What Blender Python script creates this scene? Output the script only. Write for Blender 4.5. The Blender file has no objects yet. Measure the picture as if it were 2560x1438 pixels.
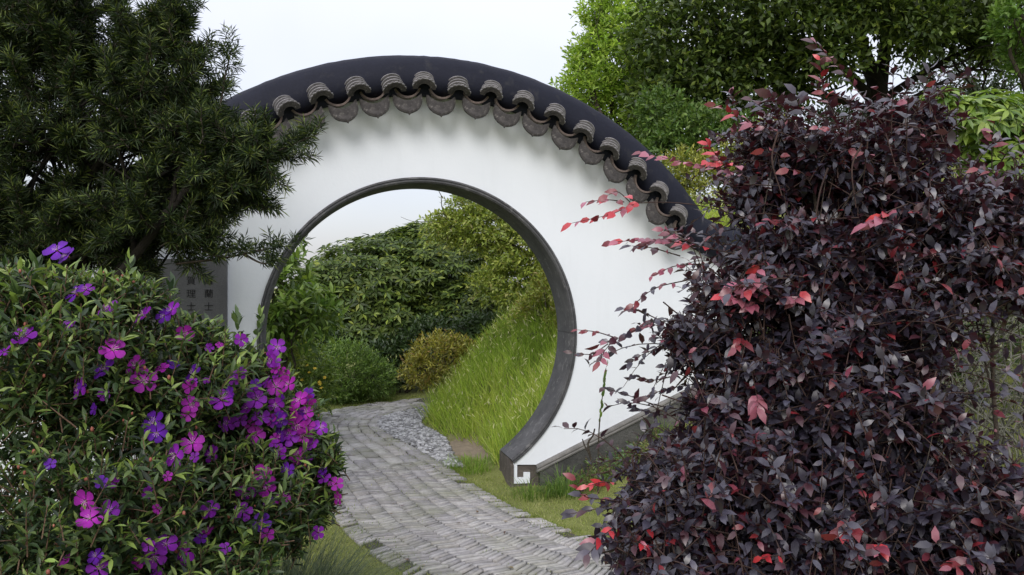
import bpy, math, random
import numpy as np
from mathutils import Matrix, Vector

# ------------------------------------------------------------------ camera, sky, sun, exposure
scene = bpy.context.scene
COL = scene.collection
FPX = 2009.0                                   # focal length in pixels of the 2560 px wide photograph
cam_d = bpy.data.cameras.new('camera'); cam = bpy.data.objects.new('camera', cam_d); COL.objects.link(cam)
cam_d.sensor_width = 36; cam_d.lens = 36 * FPX / 2560; cam_d.clip_start = 0.05; cam_d.clip_end = 2000
cam.location = (0, 0, 1.5); cam.rotation_euler = (math.radians(90), 0, 0)
scene.camera = cam

SUN_EL, SUN_AZ = math.radians(36), math.radians(190)   # azimuth clockwise from +Y: behind and a little left of the camera
world = bpy.data.worlds.new('World'); scene.world = world; world.use_nodes = True
wn = world.node_tree; wn.nodes.clear()
out = wn.nodes.new('ShaderNodeOutputWorld')
sky = wn.nodes.new('ShaderNodeTexSky'); sky.sky_type = 'NISHITA'; sky.sun_disc = False
sky.sun_elevation = SUN_EL; sky.sun_rotation = SUN_AZ; sky.air_density = 1.0; sky.dust_density = 3.0
b1 = wn.nodes.new('ShaderNodeBackground'); b1.inputs[1].default_value = 0.05
b2 = wn.nodes.new('ShaderNodeBackground'); b2.inputs[1].default_value = 1.15
tc = wn.nodes.new('ShaderNodeTexCoord'); nz = wn.nodes.new('ShaderNodeTexNoise')
nz.inputs['Scale'].default_value = 1.6; nz.inputs['Detail'].default_value = 5; nz.inputs['Roughness'].default_value = 0.55
cr = wn.nodes.new('ShaderNodeValToRGB')
cr.color_ramp.elements[0].position = 0.33; cr.color_ramp.elements[0].color = (0.86, 0.85, 0.94, 1)
cr.color_ramp.elements[1].position = 0.62; cr.color_ramp.elements[1].color = (1.0, 0.975, 1.03, 1)
ad = wn.nodes.new('ShaderNodeAddShader')
wn.links.new(tc.outputs['Generated'], nz.inputs['Vector']); wn.links.new(nz.outputs['Fac'], cr.inputs['Fac'])
# overcast sky: brightness grows from the horizon to the zenith as (1 + 2 sin h) / 3
sx = wn.nodes.new('ShaderNodeSeparateXYZ'); m1 = wn.nodes.new('ShaderNodeMath'); m1.operation = 'MAXIMUM'; m1.inputs[1].default_value = 0
m2 = wn.nodes.new('ShaderNodeMath'); m2.operation = 'MULTIPLY_ADD'; m2.inputs[1].default_value = 2 / 3; m2.inputs[2].default_value = 1 / 3
vm = wn.nodes.new('ShaderNodeVectorMath'); vm.operation = 'SCALE'
wn.links.new(tc.outputs['Generated'], sx.inputs[0]); wn.links.new(sx.outputs['Z'], m1.inputs[0]); wn.links.new(m1.outputs[0], m2.inputs[0])
wn.links.new(cr.outputs['Color'], vm.inputs[0]); wn.links.new(m2.outputs[0], vm.inputs['Scale']); wn.links.new(vm.outputs[0], b2.inputs[0])
wn.links.new(sky.outputs[0], b1.inputs[0])
wn.links.new(b1.outputs[0], ad.inputs[0]); wn.links.new(b2.outputs[0], ad.inputs[1]); wn.links.new(ad.outputs[0], out.inputs[0])

sun_d = bpy.data.lights.new('sun', 'SUN'); sun_d.energy = 1.2; sun_d.angle = math.radians(30); sun_d.color = (1.0, 0.98, 0.95)
sun = bpy.data.objects.new('sun', sun_d); COL.objects.link(sun)
sdir = Vector((math.sin(SUN_AZ) * math.cos(SUN_EL), math.cos(SUN_AZ) * math.cos(SUN_EL), math.sin(SUN_EL)))
sun.rotation_euler = sdir.to_track_quat('Z', 'Y').to_euler()
vs = scene.view_settings; vs.view_transform = 'Standard'; vs.look = 'None'; vs.exposure = 0.43; vs.gamma = 1.0
vs.use_curve_mapping = False
scene.cycles.max_bounces = 6; scene.cycles.transparent_max_bounces = 4
scene.cycles.diffuse_bounces = 3; scene.cycles.glossy_bounces = 2; scene.cycles.transmission_bounces = 3

rng = np.random.default_rng(7); random.seed(7)
A3 = np.array

# ------------------------------------------------------------------ helpers
def P(px, py, Y):                              # photo pixel at depth Y -> world point
    return A3([(px - 1280) / FPX * Y, Y, 1.5 - (py - 719) / FPX * Y])
def topx(p):                                   # world points -> photo pixels
    y = np.maximum(p[:, 1], 0.05)
    return np.c_[p[:, 0] / y * FPX + 1280, 719 - (p[:, 2] - 1.5) / y * FPX]
def nrm(v):
    return v / np.maximum(np.linalg.norm(v, axis=-1, keepdims=True), 1e-9)

MATS = {}
def mat(name, build):
    if name not in MATS:
        m = bpy.data.materials.new(name); m.use_nodes = True; nt = m.node_tree; nt.nodes.clear()
        build(nt, nt.nodes.new('ShaderNodeOutputMaterial')); MATS[name] = m
    return MATS[name]
def N(nt, t, **k):
    n = nt.nodes.new(t)
    for a, b in k.items():
        if a.startswith('i_'):
            n.inputs[a[2:].replace('_', ' ')].default_value = b
        else: setattr(n, a, b)
    return n
def noise(nt, scale, detail=4, rough=.6, coord='Object', vec=None):
    tcn = N(nt, 'ShaderNodeTexCoord'); n = N(nt, 'ShaderNodeTexNoise', i_Scale=scale, i_Detail=detail, i_Roughness=rough)
    if vec:
        mp = N(nt, 'ShaderNodeMapping'); mp.inputs['Scale'].default_value = vec
        nt.links.new(tcn.outputs[coord], mp.inputs[0]); nt.links.new(mp.outputs[0], n.inputs['Vector'])
    else: nt.links.new(tcn.outputs[coord], n.inputs['Vector'])
    return n.outputs['Fac']
def ramp(nt, fac, stops):
    r = N(nt, 'ShaderNodeValToRGB'); e = r.color_ramp.elements
    while len(e) < len(stops): e.new(0.5)
    for k, (p, c) in enumerate(stops):
        e[k].position = p; e[k].color = (*c, 1) if len(c) == 3 else c
    nt.links.new(fac, r.inputs[0]); return r.outputs[0]
def mixc(nt, fac, a, b, mode='MIX'):
    m = N(nt, 'ShaderNodeMix', data_type='RGBA', blend_type=mode)
    for sock, v in ((m.inputs[0], fac), (m.inputs[6], a), (m.inputs[7], b)):
        if hasattr(v, 'is_linked') or hasattr(v, 'links'): nt.links.new(v, sock)
        elif isinstance(v, (int, float)): sock.default_value = v
        else: sock.default_value = (*v, 1)
    return m.outputs[2]
def bump(nt, h, strength=.3, dist=.01):
    b = N(nt, 'ShaderNodeBump', i_Strength=strength, i_Distance=dist); nt.links.new(h, b.inputs['Height']); return b.outputs[0]
def stone(name, c1, c2, scale=6, rough=.85, bs=.4, bd=.01, c3=None, fine=60, attr=False, spec=.3):
    def build(nt, o):
        p = N(nt, 'ShaderNodeBsdfPrincipled', i_Roughness=rough); p.inputs['Specular IOR Level'].default_value = spec
        n1 = noise(nt, scale, 6, .65); n2 = noise(nt, fine, 3, .6)
        c = ramp(nt, n1, [(.32, c1), (.68, c2)])
        if c3: c = mixc(nt, ramp(nt, noise(nt, scale * 2.7, 5, .7), [(.56, (0, 0, 0)), (.68, (1, 1, 1))]), c, c3)
        c = mixc(nt, .35, c, ramp(nt, n2, [(.3, (.35, .35, .35)), (.7, (1, 1, 1))]), 'MULTIPLY')
        if attr:
            at = N(nt, 'ShaderNodeAttribute', attribute_name='Col'); c = mixc(nt, 1.0, c, at.outputs['Color'], 'MULTIPLY')
        nt.links.new(c, p.inputs['Base Color'])
        nt.links.new(bump(nt, n2, bs, bd), p.inputs['Normal']); nt.links.new(p.outputs[0], o.inputs[0])
    return mat(name, build)
def leafmat(name, rough=.45, spec=.45, trans=.25, tcol=None, tgain=1.6):
    def build(nt, o):
        at = N(nt, 'ShaderNodeAttribute', attribute_name='Col')
        c = mixc(nt, .5, at.outputs['Color'], ramp(nt, noise(nt, 14, 3, .6), [(.3, (.55, .55, .55)), (.7, (1, 1, 1))]), 'MULTIPLY')
        p = N(nt, 'ShaderNodeBsdfPrincipled', i_Roughness=rough); p.inputs['Specular IOR Level'].default_value = spec
        nt.links.new(c, p.inputs['Base Color'])
        t = N(nt, 'ShaderNodeBsdfTranslucent')
        if tcol: t.inputs[0].default_value = (*tcol, 1)
        else: nt.links.new(mixc(nt, 1.0, c, (tgain, tgain * 1.05, tgain * .6), 'MULTIPLY'), t.inputs[0])
        m = N(nt, 'ShaderNodeMixShader'); m.inputs[0].default_value = trans
        nt.links.new(p.outputs[0], m.inputs[1]); nt.links.new(t.outputs[0], m.inputs[2]); nt.links.new(m.outputs[0], o.inputs[0])
    return mat(name, build)

def mesh_np(name, V, Fc, m, col=None, smooth=False):
    """V (n,3), Fc (k,3 or 4) uniform faces, col (n,3) per vertex"""
    me = bpy.data.meshes.new(name); V = np.ascontiguousarray(V, dtype=np.float32); Fc = np.ascontiguousarray(Fc, dtype=np.int32)
    k = Fc.shape[1]
    me.vertices.add(len(V)); me.vertices.foreach_set('co', V.ravel())
    me.loops.add(Fc.size); me.loops.foreach_set('vertex_index', Fc.ravel())
    me.polygons.add(len(Fc)); me.polygons.foreach_set('loop_start', np.arange(0, Fc.size, k, dtype=np.int32))
    if smooth: me.polygons.foreach_set('use_smooth', np.ones(len(Fc), dtype=bool))
    if col is not None:
        a = me.color_attributes.new('Col', 'FLOAT_COLOR', 'POINT')
        a.data.foreach_set('color', np.c_[col, np.ones(len(col))].astype(np.float32).ravel())
    me.update(calc_edges=True); me.validate()
    if m: me.materials.append(m)
    return me
def mesh_py(name, V, Fc, m, smooth=False):
    me = bpy.data.meshes.new(name); me.from_pydata([tuple(map(float, v)) for v in V], [], [list(map(int, f)) for f in Fc]); me.update()
    if m: me.materials.append(m)
    if smooth:
        for p in me.polygons: p.use_smooth = True
    return me
def ob(name, me, parent=None, loc=None, kind=None, label=None):
    o = bpy.data.objects.new(name, me); COL.objects.link(o)
    if parent is not None: o.parent = parent
    if loc is not None: o.location = loc
    if kind: o['kind'] = kind
    if label: o['label'] = label
    return o
def thing(name, label, cat, loc=(0, 0, 0), rz=0, group=None):
    o = bpy.data.objects.new(name, None); COL.objects.link(o); o.location = loc; o.rotation_euler = (0, 0, rz)
    o.empty_display_size = .2; o['label'] = label; o['category'] = cat
    if group: o['group'] = group
    return o
def shade_auto(me, deg=40):
    for p in me.polygons: p.use_smooth = True
    me.set_sharp_from_angle(angle=math.radians(deg))

def extrude_poly(pts, y0, y1):                 # pts (u,z) outline -> closed prism between local depths y0 and y1
    n = len(pts); V = [(u, y0, z) for u, z in pts] + [(u, y1, z) for u, z in pts]
    Fc = [list(range(n)), list(range(2 * n - 1, n - 1, -1))] + [[(i + 1) % n, i, n + i, n + (i + 1) % n] for i in range(n)]
    return V, Fc
def box(x0, x1, y0, y1, z0, z1):
    V = [(x, y, z) for x in (x0, x1) for y in (y0, y1) for z in (z0, z1)]
    return V, [(0, 1, 3, 2), (4, 6, 7, 5), (0, 4, 5, 1), (2, 3, 7, 6), (0, 2, 6, 4), (1, 5, 7, 3)]
def tubes(polys, sides=5):
    """polys: list of (points (k,3), radii (k,)) -> one array mesh of quads"""
    Vs, Fs, o = [], [], 0
    for pts, rad in polys:
        pts = np.asarray(pts, float); k = len(pts); rad = np.asarray(rad, float)
        t = nrm(np.gradient(pts, axis=0)); ref = A3([0, 0, 1.]) if abs(t[0][2]) < .9 else A3([1., 0, 0])
        a = nrm(np.cross(t, ref)); b = np.cross(t, a)
        ang = np.arange(sides) * 2 * math.pi / sides
        V = pts[:, None] + rad[:, None, None] * (np.cos(ang)[None, :, None] * a[:, None] + np.sin(ang)[None, :, None] * b[:, None])
        Vs.append(V.reshape(-1, 3))
        i = np.arange(k - 1)[:, None] * sides; j = np.arange(sides)[None]; j2 = (j + 1) % sides
        Fs.append(np.stack([i + j, i + j2, i + sides + j2, i + sides + j], -1).reshape(-1, 4) + o); o += k * sides
    return np.concatenate(Vs), np.concatenate(Fs)
def curve(pts, n):                             # Catmull-Rom through the points
    pts = np.asarray(pts, float); q = np.vstack([2 * pts[0] - pts[1], pts, 2 * pts[-1] - pts[-2]]); r = []
    m = len(pts) - 1
    for x in np.linspace(0, m - 1e-6, n):
        i = int(x); t = x - i; p0, p1, p2, p3 = q[i:i + 4]
        r.append(.5 * (2 * p1 + (p2 - p0) * t + (2 * p0 - 5 * p1 + 4 * p2 - p3) * t * t + (3 * p1 - p0 - 3 * p2 + p3) * t ** 3))
    return np.array(r)

# ------------------------------------------------------------------ wall frame and terrain heights
WA = math.radians(14); WX, WY = -0.72, 6.1     # wall origin (below the opening) and turn
WC, WS = math.cos(WA), math.sin(WA)
def wall_local(x, y): return (x - WX) * WC + (y - WY) * WS, -(x - WX) * WS + (y - WY) * WC
def wall_world(u, v, z): return A3([WX + u * WC - v * WS, WY + u * WS + v * WC, z])
G0 = -0.06
def sstep(x, a, b):
    t = np.clip((x - a) / (b - a), 0, 1); return t * t * (3 - 2 * t)
def wob(x, y):
    return .5 * np.sin(1.3 * x + .7 * y + 1) + .3 * np.sin(2.9 * x - 1.7 * y) + .2 * np.sin(5.1 * y + 3.3 * x + 2)
def H(x, y):
    x = np.asarray(x, float); y = np.asarray(y, float); u, v = wall_local(x, y)
    s = .952 * (x + .12) + .306 * (y - 6.5) - .4 * sstep(y, 9.2, 10.3) - .24 * np.exp(-((y - 7.7) / .6) ** 2)   # right of the bank's foot behind the wall
    e = 10.6 - y + .6 * (x + 1)
    d = np.minimum(s, e); d = np.maximum(d, 0)
    back = np.where(d < 1.8, 1.12 * d, 2.016 + .30 * (np.minimum(d, 5) - 1.8)) + .09 * wob(2.6 * x, 2.2 * y) * sstep(d, .05, .5)
    front = .43 * np.clip(u - 1.15, 0, 4.2) * sstep(v, -2.6, -.15) * sstep(u, 1.0, 1.6)
    rr = .25 * sstep(x, 1.2, 4) * sstep(y, 1.2, 3)
    k = sstep(v, .08, .34)
    far = .012 * wob(.5 * x, .5 * y)
    return G0 + far * sstep(np.hypot(x, y), 5, 12) + (1 - k) * (front + rr * (1 - sstep(v, -2.6, -.3))) + k * back

# path centre line with widths
PC = A3([(2.6, 2.2), (1.35, 3.2), (.62, 3.95), (.0, 4.6), (-.45, 5.25), (-.78, 5.95), (-1.10, 6.75), (-1.42, 7.5), (-1.76, 8.3), (-1.96, 9.1), (-1.9, 9.85), (-1.5, 10.5), (-.7, 11.1), (.8, 11.9)])
PW = A3([1.3, 1.3, 1.28, 1.25, 1.22, 1.18, 1.14, 1.08, 1.0, .88, .85, .85, .85, .85])
pcur = curve(np.c_[PC, PW], 800); pseg = np.r_[0, np.cumsum(np.linalg.norm(np.diff(pcur[:, :2], axis=0), axis=1))]
PLEN = pseg[-1]
def pat(s):
    x = np.interp(s, pseg, pcur[:, 0]); y = np.interp(s, pseg, pcur[:, 1]); w = np.interp(s, pseg, pcur[:, 2])
    x2 = np.interp(s + .05, pseg, pcur[:, 0]); y2 = np.interp(s + .05, pseg, pcur[:, 1])
    x1 = np.interp(s - .05, pseg, pcur[:, 0]); y1 = np.interp(s - .05, pseg, pcur[:, 1])
    t = nrm(np.stack([x2 - x1, y2 - y1], -1)); return x, y, w, t
def path_dist(x, y):                           # signed offset beyond the path edge, side (+ right)
    pts = pcur[::6]; d2 = (x[:, None] - pts[None, :, 0]) ** 2 + (y[:, None] - pts[None, :, 1]) ** 2
    i = d2.argmin(1); d = np.sqrt(d2[np.arange(len(x)), i]) - pts[i, 2] / 2
    t = np.gradient(pts[:, :2], axis=0)[i]; side = (x - pts[i, 0]) * t[:, 1] - (y - pts[i, 1]) * t[:, 0]
    return d, np.sign(side)
def bank_s(x, y): return .952 * (x + .12) + .306 * (y - 6.5) - .4 * sstep(y, 9.2, 10.3) - .24 * np.exp(-((y - 7.7) / .6) ** 2)

# ------------------------------------------------------------------ ground
def graded(lo, hi, a, b, step):
    f = np.arange(a, b + 1e-6, step); L, R = [a], [b]; st = step
    while L[-1] > lo: st *= 1.35; L.append(L[-1] - st)
    st = step
    while R[-1] < hi: st *= 1.35; R.append(R[-1] + st)
    return np.r_[L[:0:-1], f, R[1:]]
gx = graded(-700, 700, -5, 6.5, .09); gy = graded(-300, 1200, 1.2, 13, .09)
GX, GY = np.meshgrid(gx, gy); nx, ny = len(gx), len(gy)
gz = H(GX.ravel(), GY.ravel()); V = np.c_[GX.ravel(), GY.ravel(), gz]
i = (np.arange(ny - 1)[:, None] * nx + np.arange(nx - 1)[None]).ravel()
Fq = np.stack([i, i + 1, i + nx + 1, i + nx], -1)
pd, ps = path_dist(V[:, 0], V[:, 1]); bs_ = bank_s(V[:, 0], V[:, 1]); uu, vv = wall_local(V[:, 0], V[:, 1])
grass_c = A3([.19, .22, .075]); soil_c = A3([.27, .23, .185])
soil = 1.25 * sstep(vv, .5, .9) * sstep(bs_, -.75, -.45) * (1 - sstep(bs_, .03, .16)) * sstep(V[:, 1], 7.2, 7.5) * (1 - sstep(V[:, 1], 8.0, 8.5)) * (ps > 0)
soil = np.clip(soil + .25 * wob(6 * V[:, 0], 6 * V[:, 1]) * (soil > .1), 0, 1)[:, None]
gcol = grass_c * (1 - soil) + soil_c * soil
def m_ground(nt, o):
    p = N(nt, 'ShaderNodeBsdfPrincipled', i_Roughness=.95); p.inputs['Specular IOR Level'].default_value = .15
    at = N(nt, 'ShaderNodeAttribute', attribute_name='Col')
    c = mixc(nt, .7, at.outputs['Color'], ramp(nt, noise(nt, 9, 7, .7), [(.25, (.45, .42, .35)), (.75, (1.25, 1.2, 1.05))]), 'MULTIPLY')
    nt.links.new(c, p.inputs['Base Color']); nt.links.new(bump(nt, noise(nt, 40, 5, .7), .6, .03), p.inputs['Normal']); nt.links.new(p.outputs[0], o.inputs[0])
ob('ground', mesh_np('ground', V, Fq, mat('ground', m_ground), gcol, True), kind='structure')

# ------------------------------------------------------------------ moon gate wall
wall = thing('moon_gate', 'curved white garden wall with round moon gate and dark tiled coping', 'wall', (WX, WY, 0), WA)
def m_plaster(nt, o):
    p = N(nt, 'ShaderNodeBsdfPrincipled', i_Roughness=.9); p.inputs['Specular IOR Level'].default_value = .2
    c = ramp(nt, noise(nt, 1.4, 6, .6), [(.3, (.655, .695, .75)), (.7, (.705, .745, .80))])
    st = ramp(nt, noise(nt, 3.5, 6, .7, vec=(1.6, 1, .22)), [(.52, (1, 1, 1)), (.80, (.93, .935, .93))])
    c = mixc(nt, .8, c, st, 'MULTIPLY')
    nt.links.new(c, p.inputs['Base Color']); nt.links.new(bump(nt, noise(nt, 34, 6, .65), .18, .008), p.inputs['Normal']); nt.links.new(p.outputs[0], o.inputs[0])
M_PL = mat('white_plaster', m_plaster)
M_RIM = stone('grey_rim_cement', (.058, .060, .066), (.108, .110, .116), 5, .8, .5, .006, c3=(.17, .17, .175))
M_RIDGE = stone('blue_grey_ridge', (.007, .0085, .018), (.012, .014, .026), 3, .72, .3, .004, c3=(.022, .023, .03), spec=.2)
M_TILE = stone('dark_clay_tile', (.032, .030, .031), (.075, .069, .067), 14, .85, .6, .006, c3=(.16, .15, .14), fine=90)
M_PAN = stone('brown_pan_tile', (.11, .085, .078), (.2, .16, .145), 14, .9, .5, .006)
M_RING = stone('pale_tile_edge', (.15, .147, .15), (.30, .29, .30), 20, .8, .4, .004)
M_PLINTH = stone('weathered_plinth', (.04, .042, .04), (.11, .11, .105), 4, .9, .6, .012, c3=(.15, .15, .135))
M_COP = stone('plinth_ledge', (.12, .118, .113), (.22, .215, .205), 6, .88, .5, .008)
M_FOOT = stone('brown_stone_foot', (.07, .06, .053), (.14, .122, .11), 7, .85, .6, .008, c3=(.19, .17, .15))

OC, OZ, OR = .055, 1.121, 1.213                # opening
RC, RZ, RR = .10, .45, 2.80                    # ridge arc
WT = .36
def circ(c, z, r, a): return (c + r * math.sin(a), z + r * math.cos(a))
a_end = math.pi - math.asin((.755 - OC) / OR)
arc = [circ(OC, OZ, OR, a) for a in np.linspace(a_end, -a_end, 97)]
def ridge_path(rad):                           # line of the ridge at a radius, from left to right
    dr = rad - RR; L = []
    L += [(-6.5, 1.80 + dr), (-3.2, 1.80 + dr), (-2.75, 1.82 + dr), (-2.5, 1.87 + dr)]
    L += [circ(RC, RZ, rad, a) for a in np.radians(np.linspace(-53, 54.5, 90))]
    L += [(2.50 + .35 * dr, 2.02 + .85 * dr), (2.62 + .18 * dr, 1.985 + .97 * dr), (2.8, 1.97 + dr), (3.3, 1.97 + dr), (4.2, 1.99 + dr), (5.6, 2.0 + dr)]
    return L
def base_z(u): return .105 + (u - .937) * .433 if u < 3.6 else 1.258 + (u - 3.6) * .2
outline = arc + [(-.645, .121), (-.645, -.2), (-6.5, -.2)] + ridge_path(2.58) + [(5.6, base_z(5.6)), (3.6, base_z(3.6)), (.937, .105)]
outline += [(.784, .113), (.784, .013), (.836, .01), (.836, .05), (.888, .048), (.888, -.037), (.755, -.034)]
V, Fc = extrude_poly(outline[::-1], 0, WT - .002)
ob('plaster_face', mesh_py('plaster_face', V, Fc, M_PL), wall)

# moulded rim and reveal round the opening: profile (radius, depth), swept along the circle
prof = [(OR + .004, .02), (OR + .004, -.014), (OR - .010, -.018), (OR - .013, -.010), (OR - .018, -.010), (OR - .021, -.020), (OR - .030, -.020), (OR - .034, -.012), (OR - .038, -.012), (OR - .042, -.004),
        (OR - .042, WT + .004), (OR - .036, WT + .018), (OR + .004, WT + .018), (OR + .004, WT - .04)]
a_rim = math.pi - math.asin((.732 - OC) / (OR - .035))
seg = np.linspace(-a_rim, a_rim, 131); cuts = [0, 26, 52, 79, 105, 130]
for q in range(5):                             # rim sections, with fine joints between
    A = seg[cuts[q]:cuts[q + 1] + 1].copy(); A[0] += .0012; A[-1] -= .0012
    V = [(OC + r * math.sin(a), y, OZ + r * math.cos(a)) for a in A for r, y in prof]; k = len(prof)
    Fc = [(j * k + m, j * k + (m + 1) % k, (j + 1) * k + (m + 1) % k, (j + 1) * k + m) for j in range(len(A) - 1) for m in range(k)]
    Fc += [list(range(k))[::-1], [(len(A) - 1) * k + m for m in range(k)]]
    me = mesh_py('opening_rim', V, Fc, M_RIM); shade_auto(me, 35); ob('opening_rim', me, wall)

# feet under the rim, with the dark ground of the fret
for sgn in (1, -1):
    c = OC; us = [.726, .755, .975]
    pts = [(.728, -.2), (.728, .158), (.752, .128), (.785, .10), (.962, .10), (.962, -.2)]
    if sgn < 0: pts = [(2 * OC - u, z) for u, z in pts][::-1]
    V, Fc = extrude_poly(pts, .014, WT + .012); ob('foot_block', mesh_py('foot_block', V, Fc, M_FOOT), wall)
V, Fc = box(.7275, .7535, -.014, .013, -.2, .118); ob('foot_edge_strip', mesh_py('foot_edge_strip', V, Fc, M_FOOT), wall)

# plinth under the rising right wing, and its ledge
ul = [.965, 1.5, 2.1, 2.8, 3.6, 5.6]
V = []; 
for u in ul: V += [(u, -.022, base_z(u) - .05), (u, -.022, base_z(u) - .75), (u, WT + .02, base_z(u) - .75), (u, WT + .02, base_z(u) - .05)]
Fc = [(4 * j + m, 4 * j + (m + 1) % 4, 4 * j + 4 + (m + 1) % 4, 4 * j + 4 + m) for j in range(len(ul) - 1) for m in range(4)] + [(3, 2, 1, 0), tuple(4 * len(ul) - 4 + m for m in range(4))]
ob('plinth', mesh_py('plinth', V, Fc, M_PLINTH), wall)
for j in range(len(ul) - 1):
    u0, u1 = ul[j] - (.028 if j == 0 else -.002), ul[j + 1] - .002; V = []
    for u in (u0, u1):
        b = base_z(u); V += [(u, .004, b + .003), (u, -.030, b - .012), (u, -.034, b - .026), (u, -.024, b - .034), (u, -.036, b - .046), (u, -.032, b - .058), (u, .004, b - .058)]
    Fc = [(m, (m + 1) % 7, 7 + (m + 1) % 7, 7 + m) for m in range(7)] + [tuple(range(6, -1, -1)), tuple(range(7, 14))]
    ob('plinth_ledge', mesh_py('plinth_ledge', V, Fc, M_COP), wall)

# ridge: rounded coping swept along the arc and its flared wings
rp = [(2.50, .01), (2.50, -.085), (2.535, -.125), (2.58, -.142), (2.64, -.140), (2.72, -.115), (2.772, -.075), (2.806, -.02), (2.827, .05), (2.836, .12), (2.836, .24), (2.827, .31), (2.806, .38), (2.772, .435), (2.72, .475), (2.64, .50), (2.58, .50), (2.535, .485), (2.50, .445), (2.50, .35)]
rows = [ridge_path(r) for r, y in rp]; k = len(rp); n = len(rows[0])
V = [(rows[m][j][0], rp[m][1] + .004 * math.sin(j * 1.7 + m) * random.random(), rows[m][j][1] + random.uniform(-.0025, .0025)) for j in range(n) for m in range(k)]
Fc = [(j * k + m, j * k + (m + 1) % k, (j + 1) * k + (m + 1) % k, (j + 1) * k + m) for j in range(n - 1) for m in range(k)]
me = mesh_py('ridge_coping', V, Fc, M_RIDGE); shade_auto(me, 45); ob('ridge_coping', me, wall)

# eave tiles: barrel cover tiles with pale rings, pan tiles, pointed drip tiles
def barrel_mesh():
    axial = [0, .03, .034, .05, .054, .075, .09, .120, .132]; rr = [.064, .064, .064, .064, .065, .066, .068, .073, .079]
    na = 15; V, Fc = [], []; th = np.linspace(-.06, math.pi + .06, na)
    for inner in (0, 1):
        for a_, r_ in zip(axial, rr):
            for t in th:
                r2 = (r_ if not inner else .042); V.append((1.08 * r2 * math.cos(t), -a_, r2 * math.sin(t)))
    nA = len(axial)
    for j in range(nA - 1):
        for m in range(na - 1):
            a = j * na + m; Fc.append((a, a + 1, a + na + 1, a + na)); b = nA * na + a; Fc.append((b, b + na, b + na + 1, b + 1))
    e = (nA - 1) * na
    for m in range(na - 1): Fc.append((e + m, e + m + 1, nA * na + e + m + 1, nA * na + e + m))
    for m in (0, na - 1):
        for j in range(nA - 1):
            a, b = j * na + m, nA * na + j * na + m; q = (a, a + na, b + na, b); Fc.append(q if m == 0 else q[::-1])
    me = mesh_py('cover_tile', V, Fc, M_TILE); shade_auto(me, 35); return me
def ring_mesh(ax, r, w, scallop=False):
    na = 25; th = np.linspace(.12, math.pi - .12, na); pr = [(-.5, 0), (-.35, 1), (.35, 1), (.5, 0)]; V, Fc = [], []
    for q, t in enumerate(th):
        h = .013 if not scallop else .005 + .008 * abs(math.sin(q * math.pi / 3))
        for a_, b_ in pr: V.append((1.08 * (r + b_ * h) * math.cos(t), -(ax + a_ * w), (r + b_ * h) * math.sin(t)))
    for q in range(na - 1):
        for m in range(3): a = q * 4 + m; Fc.append((a, a + 1, a + 5, a + 4))
    Fc += [(3, 2, 1, 0), tuple((na - 1) * 4 + m for m in range(4))]
    return mesh_py('tile_ring', V, Fc, M_RING)
def drip_mesh():
    top = [(x, -.052 * (1 - (x / .112) ** 2)) for x in np.linspace(-.112, .112, 11)]
    bot = [(.112, -.012), (.113, -.045), (.105, -.080), (.088, -.108), (.060, -.130), (.030, -.143), (.010, -.149), (0, -.160)]
    pts = top + bot + [(-x, z) for x, z in bot[-2::-1]]
    n = len(pts); V = []
    for y0 in (-.010, .008):
        for x, z in pts: V.append((x, y0 + .9 * x * x + .12 * z, z))
    V += [(x * .86, -.016 + .9 * x * x * .8 + .12 * z, -.062 + (z + .062) * .84) for x, z in pts]
    Fc = [[2 * n + i for i in range(n)], [2 * n - 1 - i for i in range(n)]]
    Fc += [[(i + 1) % n, i, n + i, n + (i + 1) % n][::-1] for i in range(n)] + [[i, (i + 1) % n, 2 * n + (i + 1) % n, 2 * n + i] for i in range(n)]
    me = mesh_py('drip_tile', V, Fc, M_TILE); return me
def pan_mesh():
    na = 9; th = np.linspace(math.pi * 1.12, math.pi * 1.88, na); V, Fc = [], []
    for r_ in (.106, .092):
        for y_ in (.10, -.005):
            for t in th: V.append((r_ * math.cos(t), y_, .058 + r_ * math.sin(t)))
    for m in range(na - 1):
        Fc += [(m, na + m, na + m + 1, m + 1), (2 * na + m, 2 * na + m + 1, 3 * na + m + 1, 3 * na + m), (na + m, 3 * na + m, 3 * na + m + 1, na + m + 1)]
    me = mesh_py('pan_tile', V, Fc, M_PAN); shade_auto(me, 40); return me
CM, DM, PM = barrel_mesh(), drip_mesh(), pan_mesh()
RINGS = [ring_mesh(.010, .063, .009), ring_mesh(.046, .063, .010), ring_mesh(.082, .065, .010), ring_mesh(.124, .074, .009, True)]
def tile_frame(deg, rad, yoff, tilt, roll=0):
    a = math.radians(deg); u, z = circ(RC, RZ, rad, a)
    return Matrix.Translation((u, yoff, z)) @ Matrix.Rotation(a, 4, 'Y') @ Matrix.Rotation(tilt, 4, 'X') @ Matrix.Rotation(roll, 4, 'Z')
for q in range(-9, 10):
    d0 = -1.3 + 5.76 * q
    j = lambda s: random.uniform(-s, s)
    o = ob('cover_tile', CM, wall); o.matrix_local = tile_frame(d0 + j(.25), 2.598 + j(.008), -.110, math.radians(46 + j(7)), j(.12))
    for r_ in RINGS: ob('tile_ring', r_, o)
    o = ob('pan_tile', PM, wall); o.matrix_local = tile_frame(d0 + 2.88 + j(.2), 2.508, -.140, math.radians(6))
    o = ob('drip_tile', DM, wall); o.matrix_local = tile_frame(d0 + 2.88 + j(.3), 2.486 + j(.006), -.158, math.radians(-6 + j(4)), j(.05)) @ Matrix.Diagonal((.95 + j(.02), 1, 1.08 + j(.03), 1))

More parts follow.
